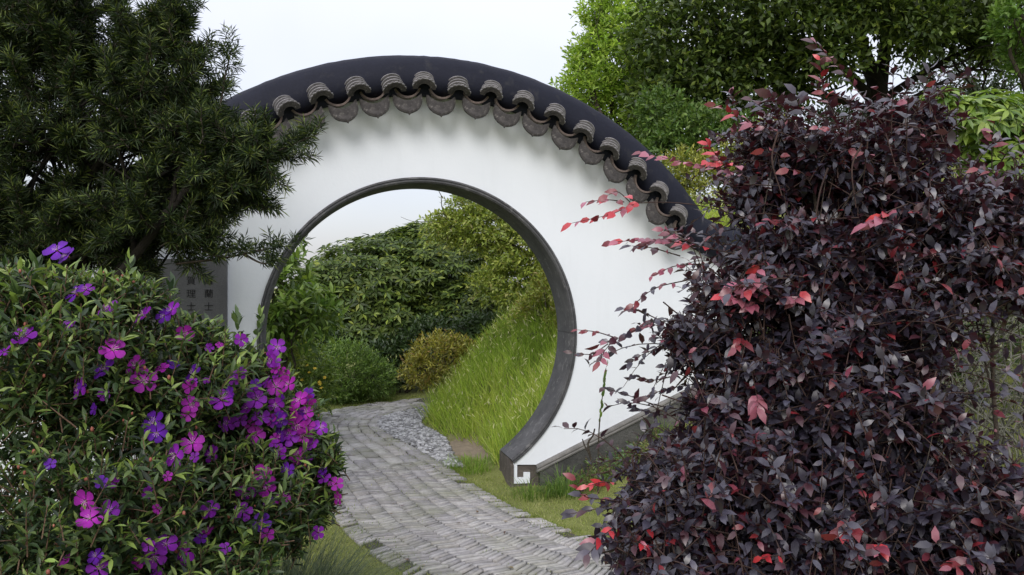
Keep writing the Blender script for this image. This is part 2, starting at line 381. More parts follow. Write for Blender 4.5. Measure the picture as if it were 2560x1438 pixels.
# ------------------------------------------------------------------ inscribed tablet on the wall
tab = thing('stone_tablet', 'grey stone tablet with carved columns of characters fixed to the white wall', 'tablet', tuple(wall_world(-1.62, -.03, G0)), WA)
M_TAB = stone('grey_slate', (.10, .102, .11), (.145, .147, .157), 3, .7, .3, .004, fine=120)
V, Fc = box(-.30, .258, -.035, .028, 0, 1.70 - G0); me = mesh_py('slab', V, Fc, M_TAB); ob('slab', me, tab)
M_INK = stone('dark_carving', (.02, .02, .022), (.035, .035, .04), 20, .9, .2, .002)
dg = bpy.context.evaluated_depsgraph_get()
def glyph(ch, size):
    cu = bpy.data.curves.new('char', 'FONT'); cu.body = ch; cu.size = size; cu.align_x = 'CENTER'; cu.align_y = 'CENTER'; cu.extrude = .0012; cu.resolution_u = 2
    o = bpy.data.objects.new('char', cu); COL.objects.link(o); bpy.context.view_layer.update()
    me = bpy.data.meshes.new_from_object(o.evaluated_get(bpy.context.evaluated_depsgraph_get())); bpy.data.objects.remove(o)
    me.materials.clear(); me.materials.append(M_INK); return me
GL = {}
def tab_uz(px, py):                            # photo pixel -> tablet local x and z
    s = (px - 1280) / FPX; y0 = WY - .065 * WC; x0 = WX + .065 * WS
    y = (WS * x0 - WC * y0) / (WS * s - WC); u, v = wall_local(s * y, y); return u + 1.62, 1.5 - (py - 719) / FPX * y - G0
for cx, chars in ((522, '羅蘭士'), (478, '賀理士'), (440, ' 干')):
    for r_, ch in enumerate(chars):
        x, z = tab_uz(cx, 703 + 32.7 * r_)
        if ch == ' ': continue
        if ch not in GL: GL[ch] = glyph(ch, .064)
        o = ob('carved_character', GL[ch], tab); o.location = (x, -.0362, z); o.rotation_euler = (math.pi / 2, 0, 0)

# ------------------------------------------------------------------ path, bricks, gravel
ss = np.linspace(0, PLEN, 220); x, y, w, t = pat(ss); nrx = np.stack([t[:, 1], -t[:, 0]], -1)
L = np.c_[x, y] - nrx * (w / 2 - .03)[:, None]; R = np.c_[x, y] + nrx * (w / 2 - .03)[:, None]
V = np.concatenate([np.c_[L, np.full(len(L), G0 + .006)], np.c_[R, np.full(len(R), G0 + .006)]]); n = len(L)
V[:, 2] = np.maximum(V[:, 2], H(V[:, 0], V[:, 1]) + .006)
Fq = np.array([(i, n + i, n + i + 1, i + 1) for i in range(n - 1)])
M_BED = stone('path_bed', (.05, .048, .042), (.10, .095, .075), 9, .95, .6, .01, c3=(.09, .13, .04))
path = ob('path', mesh_np('path', V, Fq, M_BED), kind='structure')
def m_brick(nt, o):
    p = N(nt, 'ShaderNodeBsdfPrincipled', i_Roughness=.88); p.inputs['Specular IOR Level'].default_value = .3
    at = N(nt, 'ShaderNodeAttribute', attribute_name='Col'); geo = N(nt, 'ShaderNodeNewGeometry')
    n1 = N(nt, 'ShaderNodeTexNoise', i_Scale=26., i_Detail=6., i_Roughness=.7); nt.links.new(geo.outputs['Position'], n1.inputs['Vector'])
    n2 = N(nt, 'ShaderNodeTexNoise', i_Scale=2.2, i_Detail=5., i_Roughness=.65); nt.links.new(geo.outputs['Position'], n2.inputs['Vector'])
    c = mixc(nt, .8, at.outputs['Color'], ramp(nt, n1.outputs['Fac'], [(.3, (.55, .54, .53)), (.7, (1.15, 1.14, 1.13))]), 'MULTIPLY')
    c = mixc(nt, ramp(nt, n2.outputs['Fac'], [(.45, (0, 0, 0)), (.7, (.6, .6, .6))]), c, (.19, .205, .125))
    nt.links.new(c, p.inputs['Base Color']); nt.links.new(bump(nt, n1.outputs['Fac'], .5, .006), p.inputs['Normal']); nt.links.new(p.outputs[0], o.inputs[0])
M_BR = mat('grey_brick', m_brick)
BCOL = [A3(c) for c in ((.33, .325, .33), (.38, .375, .38), (.28, .275, .28), (.42, .415, .41), (.35, .34, .33))]
def brick_unit(k):                             # unit brick, ends sheared along the course
    V = []
    for z, i in ((-1, 0), (-.16, 0), (0, .06)):
        for sx, sy in ((-1, -1), (1, -1), (1, 1), (-1, 1)):
            xx = sx * (.5 - i * .25); V.append((xx, sy * (.395 - i) + k * xx, z))
    Fc = [(8, 9, 10, 11)] + [(4 * q + m, 4 * q + (m + 1) % 4, 4 * q + 4 + (m + 1) % 4, 4 * q + 4 + m) for q in (0, 1) for m in range(4)]
    return A3(V), np.array(Fc)
bricks = []                                    # (pos, heading, sx, sy, kind, colour)
NS, PIT = 10, .041; SPL = float(np.interp(6.95, pcur[:, 1], pseg))
for s in np.arange(.2, SPL, PIT):
    x, y, w, t = pat(s)
    for j in range(NS):
        sw = w / NS; off = (-w / 2 + (j + .5) * sw); s2 = s + random.uniform(-.006, .006) + (.5 * PIT if j % 3 == 1 else 0)
        x, y, w2, t = pat(s2); q = A3([x, y]) + A3([t[1], -t[0]]) * off
        if (j in (0, NS - 1)) and random.random() < .22: continue
        bricks.append((q[0], q[1], math.atan2(t[1], t[0]) - math.pi / 2, sw * random.uniform(.95, .99), PIT * random.uniform(.86, .98), j % 2, random.randrange(5)))
PB = .24
for r_, s in enumerate(np.arange(SPL + .03, PLEN - .1, PB)):
    for j in range(8):
        x, y, w, t = pat(s + ((.5 * PB) if j % 2 else 0)); sw = w / 8; q = A3([x, y]) + A3([t[1], -t[0]]) * (-w / 2 + (j + .5) * sw)
        bricks.append((q[0], q[1], math.atan2(t[1], t[0]) - math.pi / 2 + random.uniform(-.03, .03), sw * .94, PB * 1.2, 2, random.randrange(5)))
UN = [brick_unit(math.tan(math.radians(a)) * .125 / PIT) for a in (21, -21)] + [brick_unit(0)]
BMESH = {(k, c): mesh_np('brick', UN[k][0], UN[k][1], M_BR, np.tile(BCOL[c], (12, 1))) for k in range(3) for c in range(5)}
B = np.array([(b[0], b[1]) for b in bricks]); sc = topx(np.c_[B, np.full(len(B), G0)])
inview = (sc[:, 0] > 830) & (sc[:, 0] < 1560) & (sc[:, 1] < 1470) & (B[:, 1] > 1)
score = np.where(inview, 1 / B[:, 1], 0); pick = set(np.argsort(-score)[:300].tolist())
jV, jF, jC, o_ = [], [], [], 0
for i, (bx, by, hd, sx, sy, k, c) in enumerate(bricks):
    zt = max(G0, float(H(bx, by))) + .018 + random.uniform(-.004, .004)
    M = Matrix.Translation((bx, by, zt)) @ Matrix.Rotation(hd, 4, 'Z') @ Matrix.Rotation(random.uniform(-.06, .06), 4, 'Z') @ Matrix.Rotation(random.uniform(-.035, .035), 4, 'Y') @ Matrix.Rotation(random.uniform(-.09, .09), 4, 'X') @ Matrix.Diagonal((sx, sy, .05, 1))
    if i in pick:
        o = ob('brick', BMESH[(k, c)], path); o.matrix_local = M
    else:
        m4 = np.array(M); jV.append(UN[k][0] @ m4[:3, :3].T + m4[:3, 3]); jF.append(UN[k][1] + o_); jC.append(np.tile(BCOL[c], (12, 1))); o_ += 12
ob('brick_paving', mesh_np('brick_paving', np.concatenate(jV), np.concatenate(jF), M_BR, np.concatenate(jC)), path, kind='stuff')

# gravel bed between the path and the bank
ico_t = (1 + 5 ** .5) / 2
IV = nrm(A3([(-1, ico_t, 0), (1, ico_t, 0), (-1, -ico_t, 0), (1, -ico_t, 0), (0, -1, ico_t), (0, 1, ico_t), (0, -1, -ico_t), (0, 1, -ico_t), (ico_t, 0, -1), (ico_t, 0, 1), (-ico_t, 0, -1), (-ico_t, 0, 1)]))
IF = A3([(0, 11, 5), (0, 5, 1), (0, 1, 7), (0, 7, 10), (0, 10, 11), (1, 5, 9), (5, 11, 4), (11, 10, 2), (10, 7, 6), (7, 1, 8), (3, 9, 4), (3, 4, 2), (3, 2, 6), (3, 6, 8), (3, 8, 9), (4, 9, 5), (2, 4, 11), (6, 2, 10), (8, 6, 7), (9, 8, 1)])
c = np.c_[rng.uniform(-2.2, .1, 60000), rng.uniform(6.5, 11, 60000)]
d, sd = path_dist(c[:, 0], c[:, 1]); bk = bank_s(c[:, 0], c[:, 1])
ok = (sd > 0) & (d > .0) & (bk < -.02 + .06 * wob(5 * c[:, 0], 5 * c[:, 1])) & (c[:, 1] > 6.95) & (c[:, 1] < 10.6) & ((d < .14 + .34 * sstep(c[:, 1], 6.9, 8.6)))
c = c[ok][:4200]; n = len(c)
r_ = rng.uniform(.009, .026, n); jit = 1 + rng.uniform(-.3, .3, (n, 12, 1))
zz = H(c[:, 0], c[:, 1]) + r_ * .3 + rng.uniform(0, .02, n)
Vv = IV[None] * jit * (r_[:, None, None] * A3([1.25, 1.0, .65])[None, None]); an = rng.uniform(0, 6.28, n); ca, sa = np.cos(an)[:, None], np.sin(an)[:, None]
Vv = np.stack([Vv[..., 0] * ca - Vv[..., 1] * sa, Vv[..., 0] * sa + Vv[..., 1] * ca, Vv[..., 2]], -1) + np.c_[c, zz][:, None]
Fv = (IF[None] + 12 * np.arange(n)[:, None, None]).reshape(-1, 3)
gc = np.repeat(A3([.33, .335, .345]) * rng.uniform(.4, 1.6, (n, 1)), 12, 0)
def m_attr(nt, o):
    p = N(nt, 'ShaderNodeBsdfPrincipled', i_Roughness=.8); at = N(nt, 'ShaderNodeAttribute', attribute_name='Col')
    nt.links.new(mixc(nt, .5, at.outputs['Color'], ramp(nt, noise(nt, 60, 4), [(.3, (.6, .6, .6)), (.7, (1.1, 1.1, 1.1))]), 'MULTIPLY'), p.inputs['Base Color']); nt.links.new(p.outputs[0], o.inputs[0])
g = ob('gravel', mesh_np('gravel', Vv.reshape(-1, 3), Fv, mat('gravel_stone', m_attr), gc), kind='stuff')
g['label'] = 'strip of loose grey gravel between brick path and grassy bank'; g['category'] = 'gravel'

# ------------------------------------------------------------------ leaves
T_OV = (A3([(0, 0, 0), (.34, 0, -.01), (.70, 0, -.03), (1, 0, -.12), (.26, .40, .05), (.60, .42, .035), (.26, -.40, .05), (.60, -.42, .035)], ),
        A3([(0, 1, 4), (4, 1, 5), (1, 2, 5), (5, 2, 3), (0, 6, 1), (6, 7, 1), (1, 7, 2), (7, 3, 2)]))
T_AR = (A3([(0, 0, 0), (.34, 0, .035), (.70, 0, -.015), (1, 0, -.20), (.26, .42, .055), (.62, .42, .0), (.26, -.42, .055), (.62, -.42, .0)]), T_OV[1])
T_DI = (A3([(0, 0, 0), (.48, .5, .05), (1, 0, -.08), (.48, -.5, .05)]), A3([(0, 2, 1), (0, 3, 2)]))
T_BL = (A3([(0, .5, 0), (0, -.5, 0), (.5, .42, .05), (.5, -.42, .05), (.82, .22, .0), (.82, -.22, .0), (1, 0, -.12)]), A3([(0, 1, 3), (0, 3, 2), (2, 3, 5), (2, 5, 4), (4, 5, 6)]))
T_BL3 = (A3([(0, .5, 0), (0, -.5, 0), (.6, .35, .04), (.6, -.35, .04), (1, 0, -.10)]), A3([(0, 1, 3), (0, 3, 2), (2, 3, 4)]))
class Leaves:
    def __init__(s): s.a = []
    def add(s, pos, d, n, L, W, c):            # c: palette index per leaf
        k = len(pos); f = lambda v: np.broadcast_to(np.asarray(v, float), (k,)).copy()
        s.a.append((pos, nrm(d), n, f(L), f(W), f(c)))
    def get(s): return [np.concatenate([x[i] for x in s.a]) for i in range(6)]
def leaf_verts(T, pos, d, n, L, W):
    side = nrm(np.cross(n, d)); n2 = np.cross(d, side); tv = T[0]
    return pos[:, None] + (tv[None, :, 0] * L[:, None])[..., None] * d[:, None] + (tv[None, :, 1] * W[:, None])[..., None] * side[:, None] + (tv[None, :, 2] * L[:, None])[..., None] * n2[:, None]
def build_leaves(lv, root, T, pal, m, name='foliage', jitter=.22, singles=0, sname='leaf', smooth=False, hue=.06):
    """all leaves of one plant: the ones that show largest as objects, the rest as one part"""
    pos, d, n, L, W, c = lv.get(); base = A3(root.location); pal = A3(pal); c = c.astype(int); k = len(pos)
    keep = np.ones(k, bool)
    if singles:
        s2 = topx(pos + d * L[:, None] * .5); view = nrm(pos - A3([0, 0, 1.5])); fac = np.abs((n * view).sum(1)); dist = pos[:, 1]
        area = L * W * (fac + .15) / dist ** 2
        inn = (s2[:, 0] > 5) & (s2[:, 0] < 2555) & (s2[:, 1] > 5) & (s2[:, 1] < 1433)
        cell = (s2[:, 0] // 26).astype(int) * 1000 + (s2[:, 1] // 26).astype(int)
        od = np.argsort(dist); od = od[inn[od]]; _, fi = np.unique(cell[od], return_index=True); cand = od[fi]
        cand = cand[np.argsort(-area[cand])][:singles]
        side = nrm(np.cross(n, d)); n2 = np.cross(d, side); tv = T[0]; mm = {}
        for q in cand:
            if c[q] not in mm: mm[c[q]] = mesh_np(sname, tv, T[1], m, np.tile(pal[c[q]], (len(tv), 1)), True)
            o = ob(sname, mm[c[q]], root); M = Matrix.Identity(4)
            for r in range(3): M[r][0] = d[q][r] * L[q]; M[r][1] = side[q][r] * W[q]; M[r][2] = n2[q][r] * L[q]; M[r][3] = pos[q][r] - base[r]
            o.matrix_local = M
        keep[cand] = False
    pos, d, n, L, W, c = pos[keep], d[keep], n[keep], L[keep], W[keep], c[keep]; k = len(pos)
    V = leaf_verts(T, pos, d, n, L, W) - base; nv = len(T[0])
    Fc = (T[1][None] + nv * np.arange(k)[:, None, None]).reshape(-1, 3)
    col = pal[c] * (1 + rng.uniform(-jitter, jitter, (k, 1))) * (1 + rng.uniform(-hue, hue, (k, 3)))
    return ob(name, mesh_np(name, V.reshape(-1, 3), Fc, m, np.repeat(col, nv, 0), smooth), root, kind='stuff')
def rand_dirs(k): return nrm(rng.normal(size=(k, 3)))
def ell(px, py, rx, ry, Y, rd=None):           # ellipsoid from its outline in the photo and its distance
    c = P(px, py, Y); a, b = rx / FPX * Y, ry / FPX * Y
    return c, A3([a, rd if rd else (a + b) / 2, b])
def crown_pts(E, k, lo=.62, hi=1.0, cull=.55, wts=None):
    """random points in the outer shells of a union of ellipsoids, with outward directions"""
    w = A3([(e[1].prod()) ** (2 / 3) for e in E]) if wts is None else A3(wts, float); w = w / w.sum()
    idx = rng.choice(len(E), k, p=w); C = A3([e[0] for e in E]); Rr = A3([e[1] for e in E])
    d = rand_dirs(k); f = rng.uniform(lo ** 2, hi ** 2, k) ** .5
    p = C[idx] + d * Rr[idx] * f[:, None]; nout = nrm(d / Rr[idx]); ok = np.ones(k, bool)
    for j in range(len(E)):
        q = np.linalg.norm((p - C[j]) / Rr[j], axis=1); ok &= ~((q < cull) & (idx != j))
    return p[ok], nout[ok]
def twigs(lv, start, tdir, length, nleaf, L, W, spread=55, droop=.25, pal=None, opp=False, up=.7, jl=.25, rnd=.45, start_f=.15):
    """leaves along straight twigs with a little droop; pal: function(k, frac) -> palette index"""
    k = len(start); length = np.broadcast_to(length, (k,)); fr = np.linspace(start_f, 1, nleaf)
    ref = nrm(np.cross(tdir, A3([.13, .31, .94]))); b = np.cross(tdir, ref); ph = rng.uniform(0, 6.28, k)
    for q, f in enumerate(fr):
        pos = start + tdir * (length * f)[:, None]; pos[:, 2] -= droop * length * f * f
        an = ph + (q // 2 * math.pi / 2 + q % 2 * math.pi if opp else q * 2.4)
        rad = np.cos(an)[:, None] * ref + np.sin(an)[:, None] * b
        sp = np.radians(spread * (1.15 - .5 * f)) * rng.uniform(.75, 1.25, k)
        d = nrm(np.cos(sp)[:, None] * tdir + np.sin(sp)[:, None] * rad + A3([0, 0, -.12]) + .12 * rng.normal(size=(k, 3)))
        nn = nrm(up * A3([0, 0, 1.]) + .5 * tdir + rnd * rng.normal(size=(k, 3)))
        s = rng.uniform(1 - jl, 1 + jl, k)
        lv.add(pos, d, nn, L * s, W * s, pal(k, f) if pal else 0)
def whorls(lv, pos, ax, k, L, W, open_=75, droop=.2, pal=None):
    ref = nrm(np.cross(ax, A3([.2, .9, .1]))); b = np.cross(ax, ref); ph = rng.uniform(0, 6.28, len(pos))
    for q in range(k):
        an = ph + q * 2 * math.pi / k; rad = np.cos(an)[:, None] * ref + np.sin(an)[:, None] * b; o_ = np.radians(open_) * rng.uniform(.8, 1.15, len(pos))
        d = nrm(np.cos(o_)[:, None] * ax + np.sin(o_)[:, None] * rad + A3([0, 0, -droop])); s = rng.uniform(.75, 1.2, len(pos))
        lv.add(pos + d * .01, d, nrm(ax + .25 * rng.normal(size=pos.shape)), L * s, W * s, pal(len(pos), q / k) if pal else 0)
def pick_pal(p):
    p = A3(p, float); p = p / p.sum(); return lambda k, f: rng.choice(len(p), k, p=p)
def limb(a, b, r0, r1, n=6, sag=0, wig=.04):
    a, b = A3(a, float), A3(b, float); t = np.linspace(0, 1, n)[:, None]; p = a + (b - a) * t
    L = np.linalg.norm(b - a); p[1:-1] += rng.normal(size=(n - 2, 3)) * wig * L; p[:, 2] += sag * L * np.sin(t[:, 0] * math.pi)
    return curve(p, n * 2), np.linspace(r0, r1, n * 2)
def wood(root, polys, m, name='branches', sides=5):
    base = A3(root.location); V, Fq = tubes(polys, sides); return ob(name, mesh_np(name, V - base, Fq, m, None, True), root)
def skeleton(root, foot, E, m, r0, nst=4, sub=5, tname='trunk', bname='branches', spread=.1):
    """stems from the foot into the crown, thinner limbs from there outwards"""
    tr, br = [], []; foot = A3(foot, float)
    for q in range(nst):
        e = E[q % len(E)]; tip = e[0] + rng.normal(size=3) * e[1] * .2
        f2 = foot + A3([rng.uniform(-spread, spread), rng.uniform(-spread, spread), -.03]); tr.append(limb(f2, tip, r0, r0 * .4, 6, .03, .04))
    for e in E:
        for q in range(sub):
            st = tr[rng.integers(nst)]; j = rng.integers(len(st[0]) // 3, len(st[0])); d = rand_dirs(1)[0]; d[2] = abs(d[2]) * .6
            br.append(limb(st[0][j], e[0] + d * e[1] * .85, min(r0 * .35, st[1][j] * .7), r0 * .06, 5, .03, .03))
    wood(root, tr, m, tname, 7); wood(root, br, m, bname, 4)
    return tr, br
M_BARK = stone('dark_bark', (.03, .024, .018), (.075, .06, .048), 20, .95, .8, .01, c3=(.10, .10, .08))
M_DKBARK = stone('black_bark', (.007, .006, .005), (.017, .014, .011), 20, .95, .8, .01)
M_TWIG = stone('brown_twig', (.11, .065, .045), (.2, .13, .09), 20, .85, .4, .004)
M_PTWIG = stone('purple_twig', (.03, .018, .017), (.075, .045, .038), 20, .85, .4, .004)
M_GREYTW = stone('grey_twig', (.085, .085, .07), (.17, .17, .14), 12, .9, .3, .004)  # twig grey set darker overall, shade put into the colour
GRASSM = leafmat('grass_blade', .6, .25, .42)
GREEN = leafmat('green_leaf', .42, .45, .25)
GLOSS = leafmat('glossy_green_leaf', .48, .32, .25)
LIME = leafmat('thin_green_leaf', .45, .35, .42)
NEEDLE = leafmat('dark_needle', .5, .35, .15)
PURP = leafmat('purple_leaf', .38, .75, .08, tcol=(.22, .02, .03))
REDL = leafmat('red_leaf', .45, .4, .3)
PETAL = leafmat('violet_petal', .6, .25, .3)

def grass(name, label, cat, x, y, hmin, hmax, W, pal, pw, lean=.3, up=1.0, T=T_BL3, zoff=0, kind='stuff', root=None, patch=False):
    k = len(x); z = H(x, y) + zoff; d = nrm(np.c_[rng.normal(0, lean, k), rng.normal(0, lean, k), np.full(k, up)])
    n = nrm(np.c_[rng.normal(size=(k, 2)), np.full(k, .15)]); n = nrm(n - (n * d).sum(1)[:, None] * d)
    cidx = rng.choice(len(pal), k, p=A3(pw, float) / sum(pw))
    if patch: g_ = wob(2.3 * x + 1, 2.9 * y) + .5 * wob(6 * x, 5 * y + 2) + rng.normal(0, .35, k); cidx = np.where(g_ > .55, 2, np.where(g_ < -.6, len(pal) - 1, cidx))
    lv = Leaves(); lv.add(np.c_[x, y, z - .004], d, n, rng.uniform(hmin, hmax, k), W, cidx)
    class Z: location = (0, 0, 0)
    pos, d, n, L, Wd, c = lv.get(); pal = A3(pal); c = c.astype(int)
    V = leaf_verts(T, pos, d, n, L, Wd); nv = len(T[0]); Fc = (T[1][None] + nv * np.arange(k)[:, None, None]).reshape(-1, 3)
    col = np.repeat(pal[c] * (1 + rng.uniform(-.25, .25, (k, 1))), nv, 0)
    if root is not None: V = V - A3(root.location)
    o = ob(name, mesh_np(name, V.reshape(-1, 3), Fc, GRASSM, col), root, kind=kind)
    if label: o['label'] = label
    if cat: o['category'] = cat
    return o

# ------------------------------------------------------------------ lawn and tall grass
c = np.c_[rng.uniform(-3.2, 3.6, 190000), rng.uniform(3.3, 11.6, 190000)]
d, sd = path_dist(c[:, 0], c[:, 1]); u, v = wall_local(c[:, 0], c[:, 1]); bk = bank_s(c[:, 0], c[:, 1])
ok = (d > -.07 + .08 * wob(9 * c[:, 0], 9 * c[:, 1])) & ~((v > -.03) & (v < WT + .03) & ((u > .72) | (u < -.62)))
grav = (sd > 0) & (c[:, 1] > 6.9) & (c[:, 1] < 10.6) & (bk < .02) & (d < .12 + .34 * sstep(c[:, 1], 6.9, 8.6))
soilm = (v > .6) & (bk < .06) & (sd > 0) & (c[:, 1] > 7.35 + .2 * wob(9 * c[:, 0], 5 * c[:, 1])) & (c[:, 1] < 8.2 + .2 * wob(7 * c[:, 0], 5 * c[:, 1]))
bank = (v > WT) & (bk > -.02)
lawn = ok & ~grav & ~bank & ~soilm
grass('lawn_grass', 'short mown green lawn on both sides of the brick path', 'grass', c[lawn, 0], c[lawn, 1], .012, .04, .0045,
      [(.27, .31, .10), (.33, .36, .13), (.21, .26, .075), (.40, .39, .2)], [4, 3, 2.5, 1.5], .6)
c2 = np.c_[rng.uniform(-1.9, 2.2, 110000), rng.uniform(6.5, 11.2, 110000)]
u, v = wall_local(c2[:, 0], c2[:, 1]); bk = bank_s(c2[:, 0], c2[:, 1]); sm = np.zeros(len(c2))
ok = (v > WT + .04) & (bk > .03 + .06 * wob(7 * c2[:, 0], 7 * c2[:, 1])) & (10.6 - c2[:, 1] + .6 * (c2[:, 0] + 1) > 0) & (sm < .25) & (bk < 2.6)
c2 = c2[ok][:44000]
grass('tall_grass', 'tall bright green grass covering the bank behind the gate', 'grass', c2[:, 0], c2[:, 1], .08, .34, .007,
      [(.32, .44, .07), (.40, .52, .10), (.21, .31, .05), (.50, .52, .22), (.40, .46, .10)], [4, 3, 2.5, 1.0, .6], .45, patch=True)
c3 = c2[rng.choice(len(c2), 1700, replace=False)]
k = len(c3); lv = Leaves(); d = nrm(np.c_[rng.normal(0, .5, (k, 2)), np.full(k, .55)])
zz = H(c3[:, 0], c3[:, 1]) + rng.uniform(.16, .28, k)
o = None
Vh = leaf_verts(T_OV, np.c_[c3, zz], d, nrm(rng.normal(size=(k, 3)) + A3([0, -.5, .5])), rng.uniform(.035, .075, k), rng.uniform(.007, .013, k))
Fh = (T_OV[1][None] + 8 * np.arange(k)[:, None, None]).reshape(-1, 3)
g = ob('grass_seed_heads', mesh_np('grass_seed_heads', Vh.reshape(-1, 3), Fh, GRASSM, np.repeat(A3([.68, .66, .42]) * rng.uniform(.7, 1.2, (k, 1)), 8, 0)), kind='stuff')
g['label'] = 'pale seed heads nodding over the tall grass on the bank'; g['category'] = 'seed heads'
# moss and small grass in the path joints
s = rng.uniform(.3, PLEN, 15000); tt = np.clip(rng.normal(0, .42, 15000), -.52, .52); tt = np.where(rng.random(15000) < .75, np.sign(tt) * (.52 - abs(rng.normal(0, .09, 15000))), tt)
x, y, w, t = pat(s); q = np.c_[x, y] + np.stack([t[:, 1], -t[:, 0]], -1) * (tt * w)[:, None]; kk = wob(8 * q[:, 0], 8 * q[:, 1]) > .05; q = q[kk]
grass('joint_grass', 'small tufts of grass growing in the path joints', 'grass', q[:, 0], q[:, 1], .010, .028, .004, [(.16, .22, .05), (.24, .27, .08)], [2, 1], .7, zoff=.014)

# ------------------------------------------------------------------ trees and shrubs behind the wall
def plant(name, label, cat, px, Y, group=None, x=None):
    x = (px - 1280) / FPX * Y if x is None else x
    return thing(name, label, cat, (x, Y, float(H(x, Y))), 0, group)
def sprig(lv, pts, nl, L, W, pal, polys=None, r0=.004, spread=60, start=.1, up=.8):
    c = curve(pts, 24); t = nrm(np.gradient(c, axis=0)); fr = np.linspace(start, 1, nl)
    for q, f in enumerate(fr):
        i = min(23, int(f * 23)); tr = t[i:i + 1]; sd = nrm(np.cross(tr, A3([0, 0, 1.]))) * (1 if q % 2 else -1)
        sp = math.radians(spread * (1.1 - .6 * f)) * rng.uniform(.7, 1.2)
        d = nrm(math.cos(sp) * tr + math.sin(sp) * sd + A3([0, 0, rng.uniform(-.45, .15)]))
        nn = nrm(A3([[0, 0, up * .75]]) + rng.normal(size=(1, 3)) * .45 + A3([[0, -.8, 0]])); s = rng.uniform(.7, 1.2)
        lv.add(c[i:i + 1], d, nn, L * s, W * s, pal(1, f))
    if polys is not None: polys.append((c, np.linspace(r0, r0 * .35, 24)))

# dome tree seen through the gate: whorls of leaflets
E = [ell(940, 710, 180, 120, 13.2, 1.2), ell(810, 745, 85, 80, 12.8, .8), ell(1090, 690, 170, 120, 13.4, 1.1), ell(1180, 790, 150, 110, 13, .9), ell(960, 800, 210, 80, 13, 1.0), ell(1070, 615, 110, 60, 13.6, .8), ell(760, 840, 100, 70, 12.6, .8), ell(1010, 640, 90, 70, 13.3, .7)]
t = plant('dome_tree', 'dark green dome shaped tree filling the round gate opening', 'tree', 950, 13.3); lv = Leaves()
p, nn = crown_pts(E, 9500, .68, 1.03, .6); ax = nrm(nn + A3([0, -.1, .9]) + .3 * rng.normal(size=p.shape))
whorls(lv, p, ax, 7, .125, .044, 78, .22, lambda k, f: rng.choice(4, k, p=[.4, .3, .2, .1]))
build_leaves(lv, t, T_DI, [(.070, .112, .024), (.115, .168, .032), (.042, .07, .02), (.22, .28, .048)], GLOSS, 'crown')
skeleton(t, t.location, E, M_BARK, .09, 6, 5, spread=.5)

# feathery tree leaning in from the bank, right side of the opening
E = [ell(1230, 570, 120, 60, 10.6, .6), ell(1180, 520, 70, 35, 10.6, .35), ell(1330, 610, 110, 110, 10.4, .6), ell(1300, 700, 120, 60, 10.3, .5), ell(1120, 570, 60, 30, 10.7, .3), ell(1420, 520, 120, 100, 10.4, .6)]
t = plant('leaning_tree', 'light green feathery tree leaning over the bank in the gate opening', 'tree', 1480, 10.6); lv = Leaves()
p, nn = crown_pts(E, 2600, .35, 1.02, .6); td = nrm(nn * A3([1, 1, .6]) + A3([-.35, 0, .1]) + .35 * rng.normal(size=p.shape))
twigs(lv, p - td * .1, td, rng.uniform(.16, .30, len(p)), 11, .062, .026, 58, .15, pick_pal([4, 3, 2, 1]))
build_leaves(lv, t, T_DI, [(.22, .28, .045), (.30, .36, .065), (.14, .19, .035), (.26, .26, .07)], GREEN, 'crown')
tb = A3(t.location) + A3([0, 0, -.05]); tr = [limb(tb, P(1440, 660, 10.5), .07, .045), limb(P(1440, 660, 10.5), P(1420, 560, 10.5), .045, .02)]
br = [(curve([P(1440, 650, 10.5), P(1370, 640, 10.35), P(1300, 632, 10.3), P(1240, 622, 10.3), P(1180, 612, 10.4)], 20), np.linspace(.026, .006, 20)),
      (curve([P(1330, 636, 10.3), P(1230, 590, 10.3), P(1160, 560, 10.4), P(1100, 540, 10.5)], 20), np.linspace(.018, .005, 20)),
      (curve([P(1425, 580, 10.5), P(1320, 560, 10.4), P(1200, 505, 10.5)], 20), np.linspace(.02, .005, 20))]
br += [limb(b[0][rng.integers(5, 20)], b[0][rng.integers(5, 20)] + rng.normal(size=3) * A3([.3, .2, .25]), .007, .002) for b in br for _ in range(9)]
wood(t, tr, M_BARK, 'trunk', 7); wood(t, br, M_BARK)

# broad-leaved shrub at the left jamb
E = [ell(700, 740, 90, 110, 8.2, .45), ell(770, 770, 70, 55, 8.0, .35), ell(680, 660, 60, 60, 8.3, .3), ell(640, 790, 90, 110, 8.2, .4)]
t = plant('broadleaf_shrub', 'fresh green shrub with drooping leaves beside the left jamb', 'shrub', 680, 8.3); lv = Leaves()
p, nn = crown_pts(E, 420, .5, 1.0, .6); td = nrm(nn + A3([0, 0, .5]) + .3 * rng.normal(size=p.shape))
twigs(lv, p - td * .1, td, rng.uniform(.15, .28, len(p)), 8, .125, .042, 65, .35, pick_pal([4, 3, 2]), up=1)
sprig(lv, [P(690, 640, 8.2), P(720, 610, 8.1), P(748, 590, 8.1), P(756, 612, 8.1)], 9, .12, .03, pick_pal([1, 1, 1]))
build_leaves(lv, t, T_OV, [(.12, .20, .035), (.19, .28, .05), (.075, .13, .03)], GREEN, 'foliage', singles=50)
skeleton(t, t.location, E, M_BARK, .02, 5, 4)

